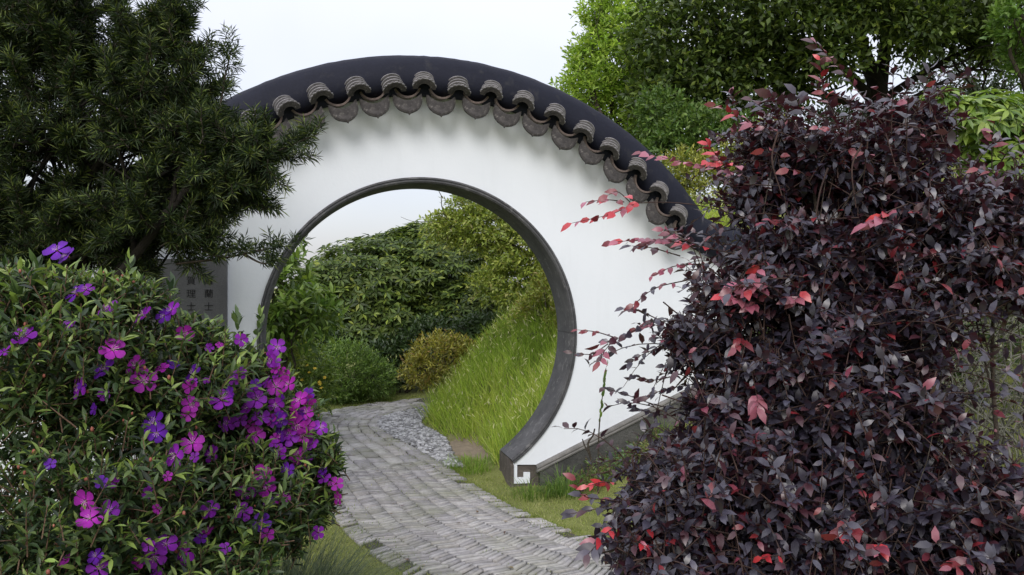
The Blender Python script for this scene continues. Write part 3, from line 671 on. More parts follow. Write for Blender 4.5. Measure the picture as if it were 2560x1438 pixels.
# clipped and loose shrubs round the end of the path
def bushy(name, label, px, Y, E, k, L, W, pal, wts, T=T_DI, tl=(.08, .18), nl=7, spread=50, up=.6, m=None, cat='shrub', singles=0, lo=.6, drp=.15, stem=.015):
    t = plant(name, label, cat, px, Y); lv = Leaves(); p, nn = crown_pts(E, k, lo, 1.03, .6)
    td = nrm(nn + A3([0, 0, .55]) + .35 * rng.normal(size=p.shape))
    twigs(lv, p - td * np.mean(tl) * .6, td, rng.uniform(*tl, len(p)), nl, L, W, spread, drp, pick_pal(wts), up=up)
    build_leaves(lv, t, T, pal, m or GREEN, 'foliage', singles=singles); skeleton(t, t.location, E, M_BARK, stem, 5, 3); return t, lv
bushy('juniper_shrub', 'rounded dark juniper shrub at the end of the path', 870, 10.9, [ell(875, 925, 75, 75, 10.9, .4), ell(930, 945, 60, 50, 11, .35), ell(850, 960, 60, 50, 10.8, .35)], 1500, .05, .012, [(.13, .22, .04), (.19, .29, .06), (.075, .13, .035)], [3, 2, 2], tl=(.10, .24), nl=12, spread=38)
t, lv0 = bushy('flowering_shrub', 'green shrub with small yellow flowers left of the path end', 770, 9.4, [ell(775, 930, 55, 80, 9.4, .35), ell(730, 930, 60, 90, 9.3, .35), ell(800, 960, 35, 55, 9.4, .25)], 900, .055, .02, [(.15, .23, .045), (.24, .32, .06), (.09, .15, .035)], [3, 2, 2], tl=(.08, .2), nl=9)
M_YEL = stone('yellow_petal', (.62, .42, .03), (.75, .55, .06), 20, .6, .1, .001)
fv, ff = [], []
for q in range(10):
    a = q * 2 * math.pi / 10; fv += [(math.cos(a) * (.5 if q % 2 else 1), math.sin(a) * (.5 if q % 2 else 1), .12 if q % 2 == 0 else 0)]
fv.append((0, 0, .1)); FM = mesh_py('yellow_flower', fv, [(10, q, (q + 1) % 10) for q in range(10)], M_YEL)
for (px, py) in ((768, 914), (787, 921), (800, 960), (812, 944), (740, 935), (722, 910), (773, 931), (798, 955), (803, 970), (770, 970), (755, 950)):
    o = ob('yellow_flower', FM, t); b = P(px, py, 8.98 + random.uniform(-.05, .1)) - A3(t.location); o.location = b; o.scale = (.026, .026, .026); o.rotation_euler = (random.uniform(.4, 1.1), random.uniform(-.4, .4), 0)
bushy('lime_shrub', 'low lime green shrub against the left jamb', 690, 8.6, [ell(700, 870, 60, 60, 8.6, .3), ell(660, 860, 50, 60, 8.6, .3)], 620, .05, .02, [(.24, .30, .05), (.32, .37, .08), (.15, .2, .04)], [3, 2, 2])
bushy('golden_shrub', 'yellowish green shrub at the foot of the grassy bank', 1110, 9.9, [ell(1110, 890, 80, 60, 9.9, .4), ell(1060, 920, 60, 45, 9.8, .3), ell(1180, 900, 60, 50, 9.9, .3)], 1100, .055, .018, [(.28, .27, .045), (.37, .35, .07), (.17, .17, .035), (.26, .18, .05)], [3, 2, 2, 1])
bushy('bank_shrub', 'loose yellow green shrub high on the bank by the right jamb', 1370, 8.4, [ell(1375, 720, 45, 45, 8.6, .2), ell(1400, 800, 35, 45, 8.3, .2), ell(1335, 765, 35, 28, 8.7, .15), ell(1255, 850, 34, 34, 9.3, .18), ell(1215, 895, 28, 24, 9.4, .15), ell(1300, 800, 26, 34, 9.0, .15)], 620, .055, .018, [(.26, .29, .05), (.35, .37, .07), (.17, .2, .04), (.3, .25, .08)], [3, 2, 2, 1])
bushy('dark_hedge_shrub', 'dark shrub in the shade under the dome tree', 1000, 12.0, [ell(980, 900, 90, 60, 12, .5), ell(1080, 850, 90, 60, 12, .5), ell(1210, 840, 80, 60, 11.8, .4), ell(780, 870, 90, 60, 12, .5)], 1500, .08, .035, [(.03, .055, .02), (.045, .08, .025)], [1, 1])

# trees above the wall on the right
E = [ell(1520, 150, 90, 110, 12.5, .7), ell(1470, 230, 75, 80, 12.4, .5), ell(1560, 60, 90, 80, 12.6, .6), ell(1500, 20, 50, 50, 12.5, .4), ell(1600, 250, 70, 110, 12.6, .5), ell(1560, 330, 60, 60, 12.5, .4), ell(1450, 130, 30, 40, 12.4, .2)]
t = plant('slender_tree', 'slender bright green tree rising just above the arched ridge', 'tree', 1590, 12.6); lv = Leaves()
p, nn = crown_pts(E, 2100, .4, 1.05, .6); td = nrm(nn * .7 + A3([0, 0, .6]) + .35 * rng.normal(size=p.shape))
twigs(lv, p - td * .15, td, rng.uniform(.16, .34, len(p)), 9, .088, .034, 55, .2, pick_pal([4, 3, 2, 1]))
build_leaves(lv, t, T_DI, [(.24, .36, .055), (.33, .46, .09), (.15, .24, .04), (.40, .50, .11)], LIME, 'crown')
skeleton(t, t.location, E, M_BARK, .05, 6, 5, spread=.25)

def shady(name, label, px, Y, E, k, pal, L=.10, W=.045, r0=.12, polys=None, lo=.45, nl=8):
    t = plant(name, label, 'tree', px, Y); lv = Leaves(); p, nn = crown_pts(E, k, lo, 1.03, .6); td = nrm(nn * .8 + A3([0, 0, .3]) + .4 * rng.normal(size=p.shape))
    twigs(lv, p - td * .15, td, rng.uniform(.18, .36, len(p)), nl, L, W, 55, .3, pick_pal([3, 3, 2, 1]), up=.9)
    build_leaves(lv, t, T_DI, pal, GLOSS, 'crown')
    if polys: wood(t, polys[0], M_DKBARK, 'trunk', 8); wood(t, polys[1], M_DKBARK)
    else: skeleton(t, t.location, E, M_BARK, r0, 5, 5)
    return t
DK = [(.055, .09, .022), (.09, .135, .03), (.035, .055, .018), (.17, .23, .045)]
E = [ell(1720, 90, 160, 150, 10.8, .9), ell(1680, 240, 110, 110, 10.6, .7), ell(1830, 30, 190, 100, 10.8, 1), ell(1800, 200, 140, 110, 10.8, .8), ell(1980, 60, 160, 90, 10.6, .9), ell(1930, 190, 120, 80, 11, .7), ell(2180, -70, 220, 110, 10.6, 1), ell(2400, 0, 190, 80, 10.8, .9), ell(2520, 90, 120, 60, 10.8, .6), ell(2330, 90, 100, 40, 11, .5), ell(2080, 130, 90, 60, 10.2, .4), ell(2280, 60, 110, 60, 10.2, .4), ell(2180, 20, 120, 60, 10.1, .4)]
tb = P(2200, 560, 11.2)
hub = P(2190, 210, 11.2)
trk = [(curve([tb + A3([0, 0, -.9]), P(2205, 400, 11.2), hub], 16), np.linspace(.24, .15, 16)), (curve([hub, P(2150, 100, 11.2), P(2120, -60, 11.1)], 12), np.linspace(.12, .06, 12)), (curve([hub + A3([.05, 0, -.1]), P(2215, 100, 11.3), P(2240, -60, 11.3)], 12), np.linspace(.11, .055, 12))]
brs = [(curve([P(2190, 260, 11.2), P(2080, 150, 11), P(1930, 90, 10.9), P(1760, 70, 10.8)], 18), np.linspace(.08, .015, 18)), (curve([P(2200, 280, 11.2), P(2030, 230, 11), P(1860, 200, 10.8), P(1690, 230, 10.7)], 18), np.linspace(.06, .012, 18)),
       (curve([P(2220, 240, 11.2), P(2330, 170, 11.1), P(2450, 110, 11), P(2560, 60, 11)], 18), np.linspace(.06, .012, 18)), (curve([P(2210, 290, 11.2), P(2330, 220, 11), P(2480, 150, 10.9), P(2580, 120, 10.9)], 18), np.linspace(.045, .01, 18)),
       (curve([P(2150, 90, 11.2), P(2040, 30, 11), P(1900, -20, 10.9)], 14), np.linspace(.06, .015, 14)), (curve([P(2220, 90, 11.3), P(2320, 40, 11.2), P(2440, 0, 11)], 14), np.linspace(.05, .012, 14))]
brs += [limb(b[0][j], b[0][j] + rng.normal(size=3) * A3([.5, .3, .35]), .018, .004) for b in brs[:6] for j in rng.integers(4, len(b[0]), 12)]
shady('spreading_tree', 'large dark spreading tree with forked black trunk at upper right', 2200, 11.2, E, 5200, DK, .105, .05, polys=(trk, brs), lo=.3)
bushy('glossy_shrub', 'mid green glossy shrub under the spreading tree behind the ridge', 1750, 9.6, [ell(1740, 330, 110, 70, 9.6, .5), ell(1680, 380, 80, 70, 9.5, .4), ell(1830, 360, 100, 70, 9.6, .5), ell(1650, 290, 60, 70, 9.8, .4)], 1500, .07, .032, [(.09, .16, .035), (.14, .22, .05), (.06, .11, .03)], [3, 2, 2], m=GLOSS)
bushy('yellow_green_hedge', 'yellow green small leaved hedge just behind the sloping ridge', 1820, 8.7, [ell(1800, 480, 130, 90, 8.6, .45), ell(1720, 430, 80, 60, 8.7, .35), ell(1900, 420, 140, 90, 8.7, .5), ell(1880, 560, 120, 70, 8.5, .4), ell(1780, 570, 80, 60, 8.5, .3), ell(1940, 340, 60, 40, 8.7, .3)], 2300, .055, .019, [(.24, .26, .045), (.33, .34, .065), (.14, .16, .035)], [3, 2, 2], lo=.55)
t = plant('drooping_shrub', 'bright lime shrub with drooping leaf whorls at right edge', 'shrub', 2480, 6.4); lv = Leaves()
E = [ell(2450, 290, 150, 60, 6.4, .4), ell(2520, 380, 120, 80, 6.4, .35), ell(2340, 260, 50, 35, 6.3, .2)]
p, nn = crown_pts(E, 260, .55, 1.0, .5); whorls(lv, p, nrm(nn + A3([0, 0, 1.1])), 8, .13, .042, 80, .35, pick_pal([3, 2, 2]))
build_leaves(lv, t, T_OV, [(.17, .26, .045), (.24, .34, .06), (.10, .18, .035)], GREEN, 'foliage', singles=60); skeleton(t, t.location, E, M_BARK, .025, 5, 5)
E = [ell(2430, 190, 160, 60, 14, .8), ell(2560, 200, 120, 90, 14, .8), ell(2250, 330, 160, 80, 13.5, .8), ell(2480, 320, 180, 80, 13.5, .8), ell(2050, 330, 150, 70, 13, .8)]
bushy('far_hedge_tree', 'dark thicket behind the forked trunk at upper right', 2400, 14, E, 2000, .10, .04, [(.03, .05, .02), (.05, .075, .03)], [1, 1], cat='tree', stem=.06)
E = [ell(2540, 40, 60, 60, 9.0, .3), ell(2600, 120, 80, 90, 9.2, .4)]
bushy('corner_tree', 'bright green leaf spray of a tree at the top right corner', 2640, 9.2, E, 420, .08, .035, [(.10, .19, .035), (.15, .25, .05)], [1, 1], cat='tree', stem=.04)

# bare grey twig shrub and greenery on the slope behind the purple bush
t = plant('twiggy_shrub', 'half bare shrub of tangled grey twigs behind the purple bush', 'shrub', 2480, 5.0)
tw = []; b0 = A3(t.location)
for q in range(520):
    a = P(rng.uniform(2180, 2640), rng.uniform(760, 1200), rng.uniform(4.6, 5.5)); d = nrm(A3([rng.normal(0, .6), rng.normal(0, .4), rng.normal(.45, .5)])) * rng.uniform(.15, .5)
    tw.append(limb(a, a + d, .0045, .0015, 4, .05, .08))
tw += [limb(b0 + A3([rng.uniform(-.5, .5), rng.uniform(-.3, .3), 0]), P(rng.uniform(2200, 2640), rng.uniform(800, 1000), 5.0), .012, .004, 5, .05, .06) for q in range(26)]
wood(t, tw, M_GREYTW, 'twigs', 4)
lv = Leaves(); p = A3([P(rng.uniform(2180, 2640), rng.uniform(760, 1150), rng.uniform(4.7, 5.4)) for _ in range(260)]); td = nrm(rng.normal(size=p.shape) + A3([0, 0, .6]))
twigs(lv, p, td, .12, 5, .03, .011, 55, .1, pick_pal([1, 1])); build_leaves(lv, t, T_DI, [(.22, .24, .13), (.13, .16, .06)], GREEN, 'foliage')
bushy('slope_shrub', 'dark green undergrowth on the slope behind the purple bush', 2250, 6.3, [ell(2150, 760, 160, 90, 6.3, .4), ell(2400, 740, 200, 110, 6.4, .5), ell(2000, 860, 120, 70, 6.0, .3), ell(2480, 920, 180, 130, 5.9, .3), ell(2300, 900, 120, 90, 6, .3)], 2100, .06, .022, [(.05, .09, .03), (.10, .14, .04), (.16, .18, .06)], [2, 2, 1])

# ------------------------------------------------------------------ conifer at upper left
t = plant('conifer', 'dark green needle leaved conifer overhanging the wall at upper left', 'tree', 130, 4.5)
E = [ell(170, 330, 250, 250, 4.35, .6), ell(40, 90, 170, 120, 4.4, .55), ell(400, 270, 100, 140, 4.1, .4), ell(535, 408, 85, 45, 3.95, .25), ell(650, 385, 60, 26, 3.9, .15), ell(400, 540, 120, 80, 4.05, .33), ell(345, 85, 38, 60, 4.1, .2), ell(445, 110, 24, 70, 4.0, .15), ell(150, 570, 190, 90, 4.3, .45), ell(580, 480, 40, 30, 3.95, .16), ell(505, 290, 18, 30, 4.0, .12), ell(440, 590, 30, 22, 3.95, .14), ell(190, 60, 40, 80, 4.2, .25), ell(300, 610, 120, 45, 4.15, .3), ell(80, 640, 140, 60, 4.25, .35)]
wts = [9, 5, 5, 2.6, 1.2, 4, 1.6, 1.0, 5, 1, .8, 1.1, 1.6, 2.4, 2.4]
lv = Leaves(); p, nn = crown_pts(E, 1500, .15, .72, .3, wts)
td = nrm(nn * .8 + A3([.15, -.1, .5]) + .4 * rng.normal(size=p.shape))
p2, n2_ = crown_pts(E, 470, .45, .92, .6, wts)             # sprays: a bent branchlet with tufts along it
pp, dd_ = [p], [td]
for a_, b_ in zip(p2, nrm(n2_ * .8 + A3([.25, -.1, .55]) + .3 * rng.normal(size=p2.shape))):
    k = rng.integers(6, 15); f = np.linspace(-.04, rng.uniform(.10, .22), k)[:, None]; c_ = a_ + b_ * f - A3([0, 0, .8]) * f * f
    d_ = nrm(b_ + A3([0, 0, .35]) + rng.normal(size=(k, 3)) * np.linspace(.8, .25, k)[:, None]); pp.append(c_ + d_ * .06); dd_.append(d_)
p, td = np.concatenate(pp), np.concatenate(dd_)
tl = rng.uniform(.07, .12, len(p)); st = p - td * tl[:, None]
palf = lambda k, f: rng.choice(4, k, p=[.45, .3, .15, .1] if f < .75 else [.25, .3, .1, .35])
twigs(lv, st, td, tl, 27, .054, .0046, 62, .05, palf, up=.3, rnd=.8)
tws = [(np.stack([st[i], st[i] + td[i] * tl[i]]), A3([.0032, .0016])) for i in range(0, len(st))]
for pts, nb in (([P(440, 660, 4.0), P(560, 645, 3.95), P(640, 628, 3.9), P(722, 614, 3.88)], 14), ([P(548, 300, 4.0), P(560, 210, 4.0), P(580, 120, 4.0)], 8), ([P(600, 420, 3.9), P(700, 375, 3.88), P(795, 335, 3.86)], 12), ([P(600, 630, 3.92), P(645, 655, 3.9), P(672, 660, 3.9)], 5), ([P(520, 560, 3.95), P(600, 520, 3.92), P(650, 490, 3.9)], 8), ([P(460, 110, 4.0), P(455, 40, 4.0), P(465, -20, 4.0)], 8), ([P(430, 60, 4.0), P(415, 20, 4.0), P(400, -10, 4.0)], 4)):
    c_ = curve(pts, 20); tws.append((c_, np.linspace(.008, .003, 20)))
    i = np.linspace(3, 19, nb).astype(int); s0 = c_[i]; g_ = nrm(np.gradient(c_, axis=0))[i]; td2 = nrm(g_ * .6 + A3([0, 0, .55]) + .45 * rng.normal(size=s0.shape))
    for _ in range(2): twigs(lv, s0, nrm(td2 + .3 * rng.normal(size=td2.shape)), rng.uniform(.05, .10, nb), 24, .05, .0048, 62, .05, palf, up=.3, rnd=.8)
build_leaves(lv, t, T_DI, [(.026, .047, .018), (.045, .075, .023), (.014, .025, .012), (.14, .185, .045)], NEEDLE, 'needles', .25)
tr, br = skeleton(t, P(-330, 900, 4.6) * A3([1, 1, 0]) + A3([0, 0, G0]), E, M_DKBARK, .045, 5, 5, spread=.12)
V, Fq = tubes(tws, 3); ob('twigs', mesh_np('twigs', V - A3(t.location), Fq, M_BARK), t, kind='stuff')

# ------------------------------------------------------------------ purple flowered bush, lower left
t = plant('glory_bush', 'leafy bush with many purple five petalled flowers at lower left', 'shrub', 330, 2.9); tib = t
E = [ell(140, 900, 240, 250, 2.6, .35), ell(420, 950, 220, 180, 2.9, .35), ell(640, 1060, 170, 170, 3.2, .3), ell(560, 1230, 230, 170, 3.0, .35), ell(220, 1250, 300, 230, 2.5, .35), ell(760, 1150, 95, 110, 3.3, .2), ell(110, 730, 150, 90, 2.7, .25), ell(310, 740, 110, 70, 2.8, .2), ell(480, 860, 130, 70, 3.0, .2), ell(620, 900, 70, 55, 3.2, .18), ell(430, 1420, 260, 120, 2.7, .3), ell(100, 1430, 200, 120, 2.3, .3), ell(700, 1270, 110, 110, 3.2, .2), ell(820, 1140, 35, 40, 3.3, .1), ell(810, 1240, 45, 60, 3.3, .12)]
lv = Leaves(); p, nn = crown_pts(E, 4500, .34, 1.0, .45); td = nrm(nn * .7 + A3([.05, -.15, .85]) + .35 * rng.normal(size=p.shape)); tl = rng.uniform(.07, .14, len(p)); st = p - td * tl[:, None]
palf = lambda k, f: rng.choice(5, k, p=[.38, .30, .26, .02, .04]) if f < .7 else rng.choice(5, k, p=[.14, .28, .10, .33, .15])
twigs(lv, st, td, tl, 10, .046, .0138, 58, .1, palf, opp=True, up=.8, rnd=.4, jl=.35)
for pts in (([P(300, 760, 2.75), P(322, 690, 2.75), P(325, 650, 2.75)]), ([P(100, 740, 2.65), P(100, 690, 2.65), P(95, 660, 2.65)]), ([P(430, 800, 2.9), P(436, 740, 2.9), P(432, 720, 2.9)]), ([P(590, 870, 3.1), P(596, 820, 3.1), P(592, 795, 3.1)]), ([P(640, 870, 3.15), P(648, 815, 3.15), P(650, 790, 3.15)]), ([P(30, 820, 2.5), P(44, 770, 2.5), P(45, 735, 2.5)])):
    sprig(lv, pts, 10, .065, .021, lambda k, f: rng.choice([0, 1, 3, 4], k), start=.2)
TP = [(.036, .066, .025), (.070, .118, .038), (.017, .032, .016), (.22, .31, .075), (.13, .19, .065)]
pos_t = np.concatenate([a[0] for a in lv.a])
build_leaves(lv, t, T_OV, TP, GREEN, 'foliage', singles=300, smooth=True)
tr, br = skeleton(t, A3(t.location), E, M_TWIG, .014, 9, 5, 'stems', 'branches', .35)
V, Fq = tubes([(np.stack([st[i], st[i] + td[i] * tl[i]]), A3([.0028, .0015])) for i in range(len(st))], 3); ob('twigs', mesh_np('twigs', V - A3(t.location), Fq, M_TWIG), t, kind='stuff')
# flowers
FL = [(143, 627, 62, 0), (168, 640, 50, 0), (190, 735, 55, 0), (215, 725, 40, 1), (270, 775, 56, 1), (62, 842, 58, 1), (360, 790, 52, 1), (430, 775, 45, 1), (410, 790, 40, 0), (462, 832, 45, 2), (282, 875, 60, 2), (265, 925, 62, 0), (340, 915, 52, 2), (360, 952, 62, 2), (200, 970, 56, 1), (482, 935, 50, 0), (475, 967, 36, 2), (405, 922, 36, 2), (555, 1000, 60, 1), (572, 985, 40, 0), (475, 1012, 45, 2), (470, 1035, 36, 2), (385, 1060, 64, 0), (392, 1082, 48, 0), (692, 868, 44, 1), (680, 898, 46, 1), (640, 1088, 46, 2), (482, 1108, 56, 2), (440, 1140, 58, 1), (530, 1135, 44, 1), (690, 968, 48, 2), (722, 962, 46, 2), (750, 1000, 46, 2), (640, 1000, 50, 1), (622, 1020, 44, 1), (652, 1045, 46, 1), (700, 1048, 40, 0), (742, 1062, 50, 2), (764, 1034, 42, 2), (800, 1070, 40, 1), (722, 1092, 48, 1), (758, 1090, 44, 2), (745, 1140, 46, 2), (702, 1085, 40, 0), (762, 1150, 40, 1), (722, 1175, 40, 0), (660, 1190, 60, 2), (668, 1222, 48, 2), (615, 1230, 50, 1), (608, 1280, 46, 1), (525, 1275, 46, 1), (520, 1330, 40, 2), (655, 1305, 46, 0), (668, 1338, 34, 2), (840, 1210, 38, 2), (846, 1245, 34, 2), (808, 1178, 24, 0), (795, 1332, 34, 1), (215, 1252, 60, 2), (225, 1298, 60, 2), (272, 1275, 50, 1), (415, 1362, 56, 1), (385, 1390, 60, 1), (460, 1382, 60, 1), (240, 1392, 40, 0), (245, 1422, 52, 1), (165, 1402, 36, 2), (345, 1408, 32, 2), (392, 1436, 34, 1), (562, 1372, 30, 1), (772, 1000, 36, 2), (712, 935, 34, 2), (600, 1050, 36, 1), (690, 1010, 40, 1), (735, 1030, 40, 2), (770, 1065, 36, 2), (10, 880, 40, 1), (700, 1130, 40, 1), (628, 1065, 30, 2), (780, 1110, 32, 1)]
FL += [(int(rng.normal(680, 70)), int(rng.normal(1060, 85)), int(rng.uniform(26, 42)), int(rng.choice([0, 1, 1, 2]))) for _ in range(26)] + [(int(rng.uniform(20, 640)), int(rng.uniform(760, 1400)), int(rng.uniform(22, 36)), int(rng.choice([0, 1, 2]))) for _ in range(14)] + [(int(rng.uniform(480, 700)), int(rng.uniform(860, 980)), int(rng.uniform(20, 34)), int(rng.choice([1, 2]))) for _ in range(9)]
PCOL = [A3((.13, .018, .38)), A3((.23, .020, .40)), A3((.34, .022, .37))]
sct = topx(pos_t)
FL = FL[:80] + [f for f in FL[80:] if (np.hypot(sct[:, 0] - f[0], sct[:, 1] - f[1]) < 26).sum() > 22]
pv = A3([(0.08, 0, 0), (.35, .16, .03), (.72, .30, .05), (.95, .22, .02), (1, 0, -.04), (.95, -.22, .02), (.72, -.30, .05), (.35, -.16, .03), (.6, 0, .0)])
pf = A3([(8, i, (i + 1) % 8) for i in range(8)])
PETM = [mesh_np('petal', pv, pf, PETAL, np.tile(c_, (9, 1)) * A3([1.9, 1.15, .95, .8, .75, .8, .95, 1.15, 1.1])[:, None], True) for c_ in PCOL]
M_STAM = stone('pale_stamen', (.5, .35, .45), (.7, .55, .6), 20, .6, .1, .001); M_BUD = stone('red_bud', (.20, .05, .04), (.38, .14, .10), 30, .6, .2, .002)
sp_ = []
for q in range(8):
    a = q * .785; sp_.append((curve([(0, 0, 0), (.1 * math.cos(a), .1 * math.sin(a), .22), (.3 * math.cos(a) + .08, .3 * math.sin(a) - .1, .36)], 4), A3([.018, .016, .014, .022])))
sV, sF = tubes(sp_, 3); cV, cF = tubes([(A3([(0, 0, -.28), (0, 0, -.1), (0, 0, .02)]), A3([.03, .11, .09]))], 6)
me = mesh_np('flower', np.concatenate([sV, cV]), np.concatenate([sF, cF + len(sV)]), M_STAM); me.materials.append(M_BUD)
for i, f in enumerate(me.polygons):
    if i >= len(sF): f.material_index = 1
FCM = me
big = sorted(range(len(FL)), key=lambda i: -FL[i][2])[:60]; FULL = {}
def petal_frames():
    r = []
    for q in range(5):
        r.append(Matrix.Rotation(q * 2 * math.pi / 5 + random.uniform(-.1, .1), 4, 'Z') @ Matrix.Rotation(random.uniform(-.35, .05), 4, 'Y') @ Matrix.Diagonal((1, 1.3, 1, 1)))
    return r
FV = []
for c_ in range(3):
    vv_, ff_ = [], []
    for q, M in enumerate(petal_frames()):
        m4 = np.array(M); vv_.append(pv @ m4[:3, :3].T); ff_.append(pf + 9 * q)
    b = mesh_np('flower', np.concatenate([*vv_, cV]), np.concatenate([np.concatenate(ff_), np.array([(f[0], f[1], f[2]) for f in cF] + [(f[0], f[2], f[3]) for f in cF]) + 45]), PETAL, np.concatenate([np.tile(PCOL[c_], (45, 1)), np.tile(A3([.25, .07, .05]), (len(cV), 1))]), True); FV.append(b)
tl_ = A3(tib.location)
for i, (px, py, sz, c_) in enumerate(FL):
    dd = np.hypot(sct[:, 0] - px, sct[:, 1] - py); near = pos_t[dd < 45][:, 1]
    Y = (np.percentile(near, 6) if len(near) > 6 else 3.0) - .03; Y = min(max(Y, 2.0), 3.4)
    r = sz / 2 / FPX * Y * 1.08
    ax = nrm(A3([rng.normal(0, .55), -1, rng.normal(.45, .5)])); M = Matrix.Translation(Vector(P(px, py, Y) - tl_)) @ Vector(ax).to_track_quat('Z', 'Y').to_matrix().to_4x4() @ Matrix.Rotation(random.uniform(0, 6), 4, 'Z') @ Matrix.Scale(r, 4)
    if i in big:
        o = ob('flower', FCM, tib); o.matrix_local = M
        for F_ in petal_frames(): ob('petal', PETM[c_], o).matrix_local = F_
    else: o = ob('flower', FV[c_], tib); o.matrix_local = M
# buds and seed cups
k = 420; idx = rng.choice(len(st), k); bp = st[idx] + td[idx] * tl[idx][:, None] + rng.normal(size=(k, 3)) * .012; r_ = rng.uniform(.004, .008, k)
bV = (IV[None] * r_[:, None, None] * A3([.8, .8, 1.3]) + bp[:, None]).reshape(-1, 3) - tl_
ob('buds', mesh_np('buds', bV, (IF[None] + 12 * np.arange(k)[:, None, None]).reshape(-1, 3), M_BUD, None, True), tib, kind='stuff')

# ------------------------------------------------------------------ purple leaved bush, right
t = plant('purple_leaf_bush', 'big dark purple leaved bush with red shoots at right foreground', 'shrub', 2120, 2.75)
def pe(px, py, rx, ry, rd=.3): return ell(px, py, rx - 22, ry - 22, 2.75 - .55 * (py - 400) / 1000, rd)
E = [pe(2150, 430, 250, 170), pe(2000, 400, 130, 120), pe(2400, 560, 220, 170), pe(2050, 620, 260, 150), pe(1900, 720, 210, 110), pe(1745, 830, 120, 85, .2), pe(1900, 890, 190, 105), pe(2150, 800, 300, 190), pe(2450, 690, 180, 100),
     pe(2020, 1010, 260, 140), pe(2240, 1010, 160, 140), pe(1800, 1120, 180, 110), pe(1680, 1230, 160, 130), pe(1900, 1230, 250, 180), pe(2200, 1230, 280, 180), pe(2450, 1250, 210, 170), pe(1640, 1370, 150, 110), pe(2000, 1420, 380, 130), pe(2400, 1420, 260, 130), pe(2270, 300, 150, 70, .2), pe(1790, 1000, 110, 80, .2), pe(1925, 350, 110, 95, .2), pe(1890, 470, 100, 100, .2), pe(2490, 520, 160, 110)]
lv = Leaves(); p, nn = crown_pts(E, 8600, .35, .98, .45); td = nrm(nn * .8 + A3([-.1, -.15, .35]) + .5 * rng.normal(size=p.shape)); tl = rng.uniform(.08, .19, len(p)); st = p - td * tl[:, None]
palf = lambda k, f: rng.choice(5, k, p=[.50, .34, .15, .008, .002]) if f < .85 else rng.choice(5, k, p=[.42, .30, .23, .035, .015])
twigs(lv, st, td, tl, 8, .037, .0195, 62, .25, palf, up=1.15, rnd=.33, jl=.38)
ps_, ns_ = crown_pts(E, 900, .86, 1.03, .8)                # loose arching shoots that break the outline
ds_ = nrm(ns_ * .7 + A3([-.22, -.12, .30]) + .45 * rng.normal(size=ps_.shape)); ls_ = rng.uniform(.12, .34, len(ps_)); px_ = topx(ps_ + ds_ * ls_[:, None]); ls_[(px_[:, 0] < 1560) & (px_[:, 1] > 1100)] *= .4; ls_[(px_[:, 0] < 1680) & (px_[:, 1] < 720)] *= .4
twigs(lv, ps_ - ds_ * .03, ds_, ls_, 11, .034, .017, 62, .45, lambda k, f: rng.choice(5, k, p=[.40, .34, .20, .04, .02]), up=.9, rnd=.45, jl=.4, start_f=.2)
PP = [(.022, .020, .033), (.045, .042, .064), (.052, .017, .026), (.18, .020, .028), (.22, .05, .08), (.45, .030, .042), (.31, .09, .135)]
RED = lambda k, f: rng.choice([5, 3, 6], k, p=[.6, .25, .15]); PINK = lambda k, f: rng.choice([6, 4, 5], k, p=[.6, .3, .1]); MIX = lambda k, f: rng.choice([2, 3, 6, 1], k, p=[.35, .25, .15, .25]); DRK = lambda k, f: rng.choice([0, 1, 2], k)
sk = []
for i in range(len(ps_)):
    f = np.linspace(0, 1, 6)[:, None]; c_ = ps_[i] - ds_[i] * .03 + ds_[i] * ls_[i] * f; c_[:, 2] -= .45 * ls_[i] * f[:, 0] ** 2; sk.append((c_, np.linspace(.002, .001, 6)))
Z = 2.45
def sp(px_pts, nl, pal, L=.043, W=.023, Y=Z, r0=.0022, start=.25): sprig(lv, [P(a, b, Y + c * .04) for c, (a, b) in enumerate(px_pts[::-1])][::-1], nl, L, W, pal, sk, r0, start=start)
sp([(1960, 590), (1830, 535), (1720, 510), (1600, 508), (1530, 535), (1430, 558)], 14, RED, start=.62)
sp([(1560, 505), (1520, 500), (1465, 505)], 5, RED); sp([(1575, 505), (1545, 480), (1520, 488)], 4, RED)
sp([(1860, 640), (1740, 615), (1640, 600), (1530, 605)], 22, PINK, start=.3); sp([(1740, 612), (1690, 590), (1660, 575)], 6, PINK); sp([(1700, 640), (1630, 620), (1580, 615)], 8, MIX)
sp([(1930, 470), (1830, 430), (1730, 410), (1605, 382)], 18, PINK, start=.3); sp([(1830, 440), (1800, 400), (1770, 362)], 10, RED, start=.3); sp([(1860, 420), (1820, 410), (1770, 405)], 7, RED)
sp([(1930, 340), (1860, 300), (1790, 262)], 10, RED, start=.3)
sp([(2220, 330), (2140, 220), (2080, 150), (2035, 108)], 18, lambda k, f: rng.choice([3, 4, 2, 6, 1], k), Y=2.6, start=.3)
sp([(2100, 300), (2060, 230), (2050, 150)], 10, lambda k, f: rng.choice([3, 5, 2], k), Y=2.6)
sp([(2280, 300), (2310, 230), (2325, 170)], 9, lambda k, f: rng.choice([0, 1, 3], k), Y=2.7); sp([(2480, 420), (2480, 360), (2485, 310)], 8, lambda k, f: rng.choice([0, 3, 4], k), Y=2.7)
sp([(2200, 330), (2240, 260), (2190, 225)], 7, lambda k, f: rng.choice([3, 4], k), Y=2.65)
sp([(2000, 330), (1960, 270), (1930, 240)], 8, DRK, .05, .028, Y=2.5); sp([(2040, 320), (2000, 270), (1990, 235)], 8, DRK, .05, .028, Y=2.5); sp([(1960, 300), (1900, 265), (1880, 250)], 6, DRK, .05, .028, Y=2.5)
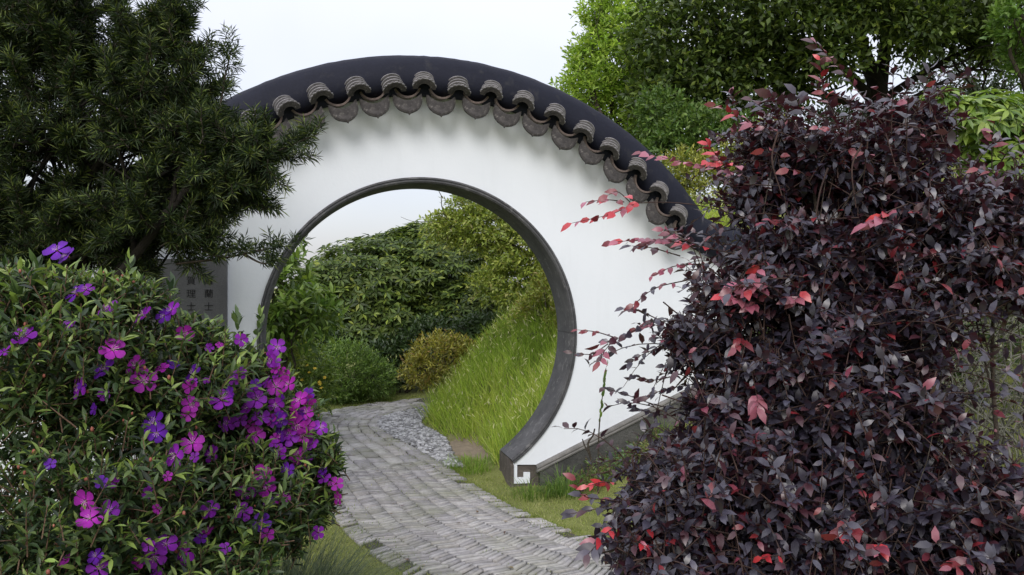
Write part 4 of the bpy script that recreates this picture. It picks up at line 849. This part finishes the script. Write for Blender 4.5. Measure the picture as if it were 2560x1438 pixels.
for q in range(9):
    a, b = rng.uniform(1820, 2010), rng.uniform(665, 760); sp([(a + rng.uniform(10, 50), b - rng.uniform(10, 40)), (a, b), (a + rng.uniform(-30, 0), b + rng.uniform(0, 30))], 5, PINK, .046, .026, Y=2.3, r0=.0014, start=.3)
sp([(1700, 800), (1620, 810), (1560, 840), (1500, 860)], 14, MIX, start=.2); sp([(1540, 845), (1490, 830), (1445, 825)], 6, MIX, .03, .013); sp([(1520, 860), (1480, 885), (1432, 882)], 6, MIX, .032, .014); sp([(1530, 855), (1510, 880), (1500, 905)], 6, lambda k, f: rng.choice([3, 6, 2], k), .045, .022)
sp([(1620, 790), (1590, 775), (1560, 770)], 6, MIX)
sp([(1720, 700), (1640, 720), (1585, 760)], 10, MIX, .036, .018); sp([(1700, 860), (1620, 880), (1570, 910)], 10, DRK, .034, .017); sp([(1740, 960), (1660, 975), (1600, 1000)], 11, DRK, .034, .017); sp([(1760, 660), (1690, 665), (1630, 690)], 9, PINK, .036, .018)
sp([(1760, 1030), (1650, 1015), (1560, 985), (1510, 970)], 13, DRK, .034, .016, start=.15); sp([(1690, 1040), (1620, 1030), (1570, 1010)], 12, DRK, .036, .018)
sp([(1720, 930), (1640, 950), (1590, 940)], 9, DRK, .03, .014)
sp([(1600, 1260), (1520, 1250), (1460, 1240), (1440, 1200)], 12, lambda k, f: rng.choice([3, 5, 1, 0], k), .042, .021, Y=2.2); sp([(1560, 1250), (1500, 1270), (1425, 1285)], 7, DRK, .048, .024, Y=2.2); sp([(1540, 1210), (1510, 1205), (1470, 1215)], 8, RED, .035, .016, Y=2.2)
sp([(1560, 1300), (1520, 1330), (1490, 1350)], 8, lambda k, f: rng.choice([0, 5, 3, 6], k), .045, .023, Y=2.15); sp([(1570, 1350), (1500, 1360), (1470, 1385)], 7, DRK, .05, .025, Y=2.1); sp([(1640, 1300), (1600, 1350), (1620, 1370)], 6, RED, .036, .018, Y=2.05)
sp([(1880, 930), (1890, 980), (1895, 1020)], 9, PINK, .05, .026, Y=2.2, start=.6)
sp([(2270, 510), (2220, 530), (2170, 560)], 8, PINK, .05, .026, Y=2.3, start=.4); sp([(1820, 820), (1850, 850), (1840, 870)], 6, lambda k, f: rng.choice([3, 4], k), .045, .024, Y=2.3)
sp([(2170, 1300), (2130, 1325), (2095, 1340)], 6, lambda k, f: rng.choice([3, 5], k), .045, .024, Y=1.95, start=.5); sp([(2240, 1330), (2200, 1360), (2180, 1375)], 6, PINK, .048, .026, Y=1.95, start=.5); sp([(2460, 1400), (2420, 1410), (2380, 1420)], 6, lambda k, f: rng.choice([4, 3], k), .045, .024, Y=1.95); sp([(1960, 1390), (1930, 1390), (1905, 1395)], 4, RED, .04, .02, Y=1.95)
for q in range(14):                            # odd red tips through the bush
    a, b = rng.uniform(1900, 2540), rng.uniform(300, 760); sp([(a + 30, b + 30), (a + 10, b), (a - 25, b - 10)], 4, lambda k, f: rng.choice([3, 4, 2], k), .04, .02, Y=2.42, start=.4)
build_leaves(lv, t, T_AR, PP, PURP, 'foliage', .25, singles=300, smooth=True)
tr, br = skeleton(t, A3(t.location), E, M_BARK, .012, 10, 4, 'stems', 'branches', .4)
sk += [(np.stack([st[i], st[i] + td[i] * tl[i]]), A3([.0024, .0013])) for i in range(0, len(st))]
for pts in ([(1945, 330), (1930, 400), (1955, 490)], [(2155, 360), (2130, 420), (2140, 520)], [(1880, 820), (1870, 900), (1900, 960)], [(2070, 420), (2050, 480), (2040, 540)]):
    sk.append((curve([P(a, b, 2.38) for a, b in pts], 14), np.linspace(.0032, .002, 14)))
V, Fq = tubes(sk, 4); ob('twigs', mesh_np('twigs', V - A3(t.location), Fq, M_PTWIG, None, True), t, kind='stuff')

# ------------------------------------------------------------------ small plants
def clump(name, label, px, Y, n, hmin, hmax, W, pal, lean, rad, cat='grass clump', T=T_BL):
    t = plant(name, label, cat, px, Y); b = A3(t.location); a = rng.uniform(0, 6.28, n); r = rad * np.sqrt(rng.random(n)); x = b[0] + r * np.cos(a); y = b[1] + r * np.sin(a)
    d = nrm(np.c_[np.cos(a) * lean * rng.random(n) * 2, np.sin(a) * lean * rng.random(n) * 2, np.ones(n)] + .1 * rng.normal(size=(n, 3))); s = nrm(np.cross(d, A3([0, 0, 1.]) + .01)); nn = np.cross(s, d)
    nn *= -np.sign(nn[:, 2:3] + 1e-6) * -1
    L = rng.uniform(hmin, hmax, n); Vb = leaf_verts((T[0] * A3([1, 1, 3.0]), T[1]), np.c_[x, y, H(x, y) - .005], d, nn, L, np.full(n, W)) - b
    pal = A3(pal); col = np.repeat(pal[rng.integers(0, len(pal), n)] * rng.uniform(.75, 1.25, (n, 1)), len(T[0]), 0)
    ob('blades', mesh_np('blades', Vb.reshape(-1, 3), (T[1][None] + len(T[0]) * np.arange(n)[:, None, None]).reshape(-1, 3), GRASSM, col), t, kind='stuff'); return t
clump('feather_grass', 'fine grey green feathery grass clump under the flowering bush', 700, 3.2, 2600, .40, .66, .0036, [(.12, .16, .10), (.18, .22, .15), (.07, .10, .06)], .75, .24)
clump('foot_grass', 'grass tuft at the foot of the right jamb', 1330, 5.98, 160, .06, .16, .006, [(.10, .17, .035), (.16, .24, .05)], .8, .16)
clump('plinth_grass', 'arching grass tuft against the sloping plinth', 1410, 6.05, 190, .10, .26, .007, [(.10, .18, .04), (.17, .25, .07)], .8, .13)
clump('ledge_grass', 'upright grass tuft high beside the sloping plinth', 1660, 6.35, 150, .10, .24, .006, [(.10, .17, .04), (.16, .22, .06)], .5, .12)
clump('jamb_grass', 'bright grass beside the path behind the right jamb', 1190, 6.95, 420, .05, .13, .006, [(.17, .27, .05), (.23, .33, .07)], .6, .28)
clump('path_end_grass', 'pale long grass at the far end of the path', 900, 11.3, 420, .12, .34, .009, [(.20, .28, .09), (.13, .2, .05)], .5, .55)
for (px, Y, k, lab, pal) in ((1480, 6.15, 60, 'low leafy weed beside the bare sapling by the plinth', [(.10, .17, .045), (.16, .23, .06)]), (1560, 6.2, 70, 'round leaved green weed below the sloping plinth', [(.08, .16, .05), (.13, .22, .08)]), (1640, 6.1, 90, 'yellowish weed at the edge of the purple bush by the plinth', [(.19, .22, .06), (.13, .17, .05)])):
    t = plant('weed', lab, 'weed', px, Y, 'weeds along the plinth'); b = A3(t.location); lv = Leaves()
    p = b + np.c_[rng.normal(0, .09, (k, 2)), np.zeros(k)]; p[:, 2] = H(p[:, 0], p[:, 1]); td = nrm(np.c_[rng.normal(0, .45, (k, 2)), np.ones(k)])
    tl = rng.uniform(.06, .2, k); twigs(lv, p, td, tl, 7, .035, .016, 65, .15, pick_pal([1, 1])); build_leaves(lv, t, T_OV, pal, GREEN, 'foliage')
    wood(t, [(np.stack([p[i], p[i] + td[i] * tl[i]]), A3([.003, .0015])) for i in range(k)], M_TWIG, 'stems', 3)['kind'] = 'stuff'
t = plant('sapling', 'thin leafy sapling standing in front of the white wall by the plinth', 'sapling', 1495, 5.98); lv = Leaves(); sk = []
sprig(lv, [A3(t.location) - A3([0, 0, .02]), P(1497, 1090, 5.98), P(1505, 1000, 5.98), P(1515, 920, 5.98)], 12, .075, .026, pick_pal([1, 1, .6]), sk, .007, 45, .45)
build_leaves(lv, t, T_OV, [(.09, .15, .04), (.15, .22, .05), (.16, .05, .04)], GREEN, 'leaves'); sk.append((curve([P(1478, 1150, 6.0), P(1470, 1110, 6.0), P(1482, 1090, 6.0), P(1487, 1072, 6.0)], 10), np.linspace(.009, .006, 10))); sk.append((curve([P(1475, 1140, 6.0), P(1462, 1115, 6.0), P(1456, 1098, 6.0)], 8), np.linspace(.007, .004, 8)))
wood(t, sk, M_BARK, 'stem', 5)

# a few fallen leaves on the path and lawn
k = 70; sl = rng.uniform(.6, 7.5, k); x, y, w, tg = pat(sl); tt = rng.uniform(-.62, .62, k); q = np.c_[x, y] + np.stack([tg[:, 1], -tg[:, 0]], -1) * (tt * w)[:, None]
a = rng.uniform(0, 6.28, k); d = np.c_[np.cos(a), np.sin(a), rng.normal(0, .12, k)]; nn = nrm(np.c_[rng.normal(0, .25, (k, 2)), np.ones(k)])
Vl = leaf_verts(T_OV, np.c_[q, np.maximum(H(q[:, 0], q[:, 1]), G0) + .028], nrm(d), nn, rng.uniform(.02, .045, k), rng.uniform(.010, .022, k))
lc = A3([(.10, .05, .03), (.16, .09, .04), (.07, .03, .035), (.20, .15, .06)])[rng.integers(0, 4, k)]
g = ob('fallen_leaves', mesh_np('fallen_leaves', Vl.reshape(-1, 3), (T_OV[1][None] + 8 * np.arange(k)[:, None, None]).reshape(-1, 3), GREEN, np.repeat(lc, 8, 0)), kind='stuff')
g['label'] = 'scattered fallen leaves lying on the brick path'; g['category'] = 'leaves'
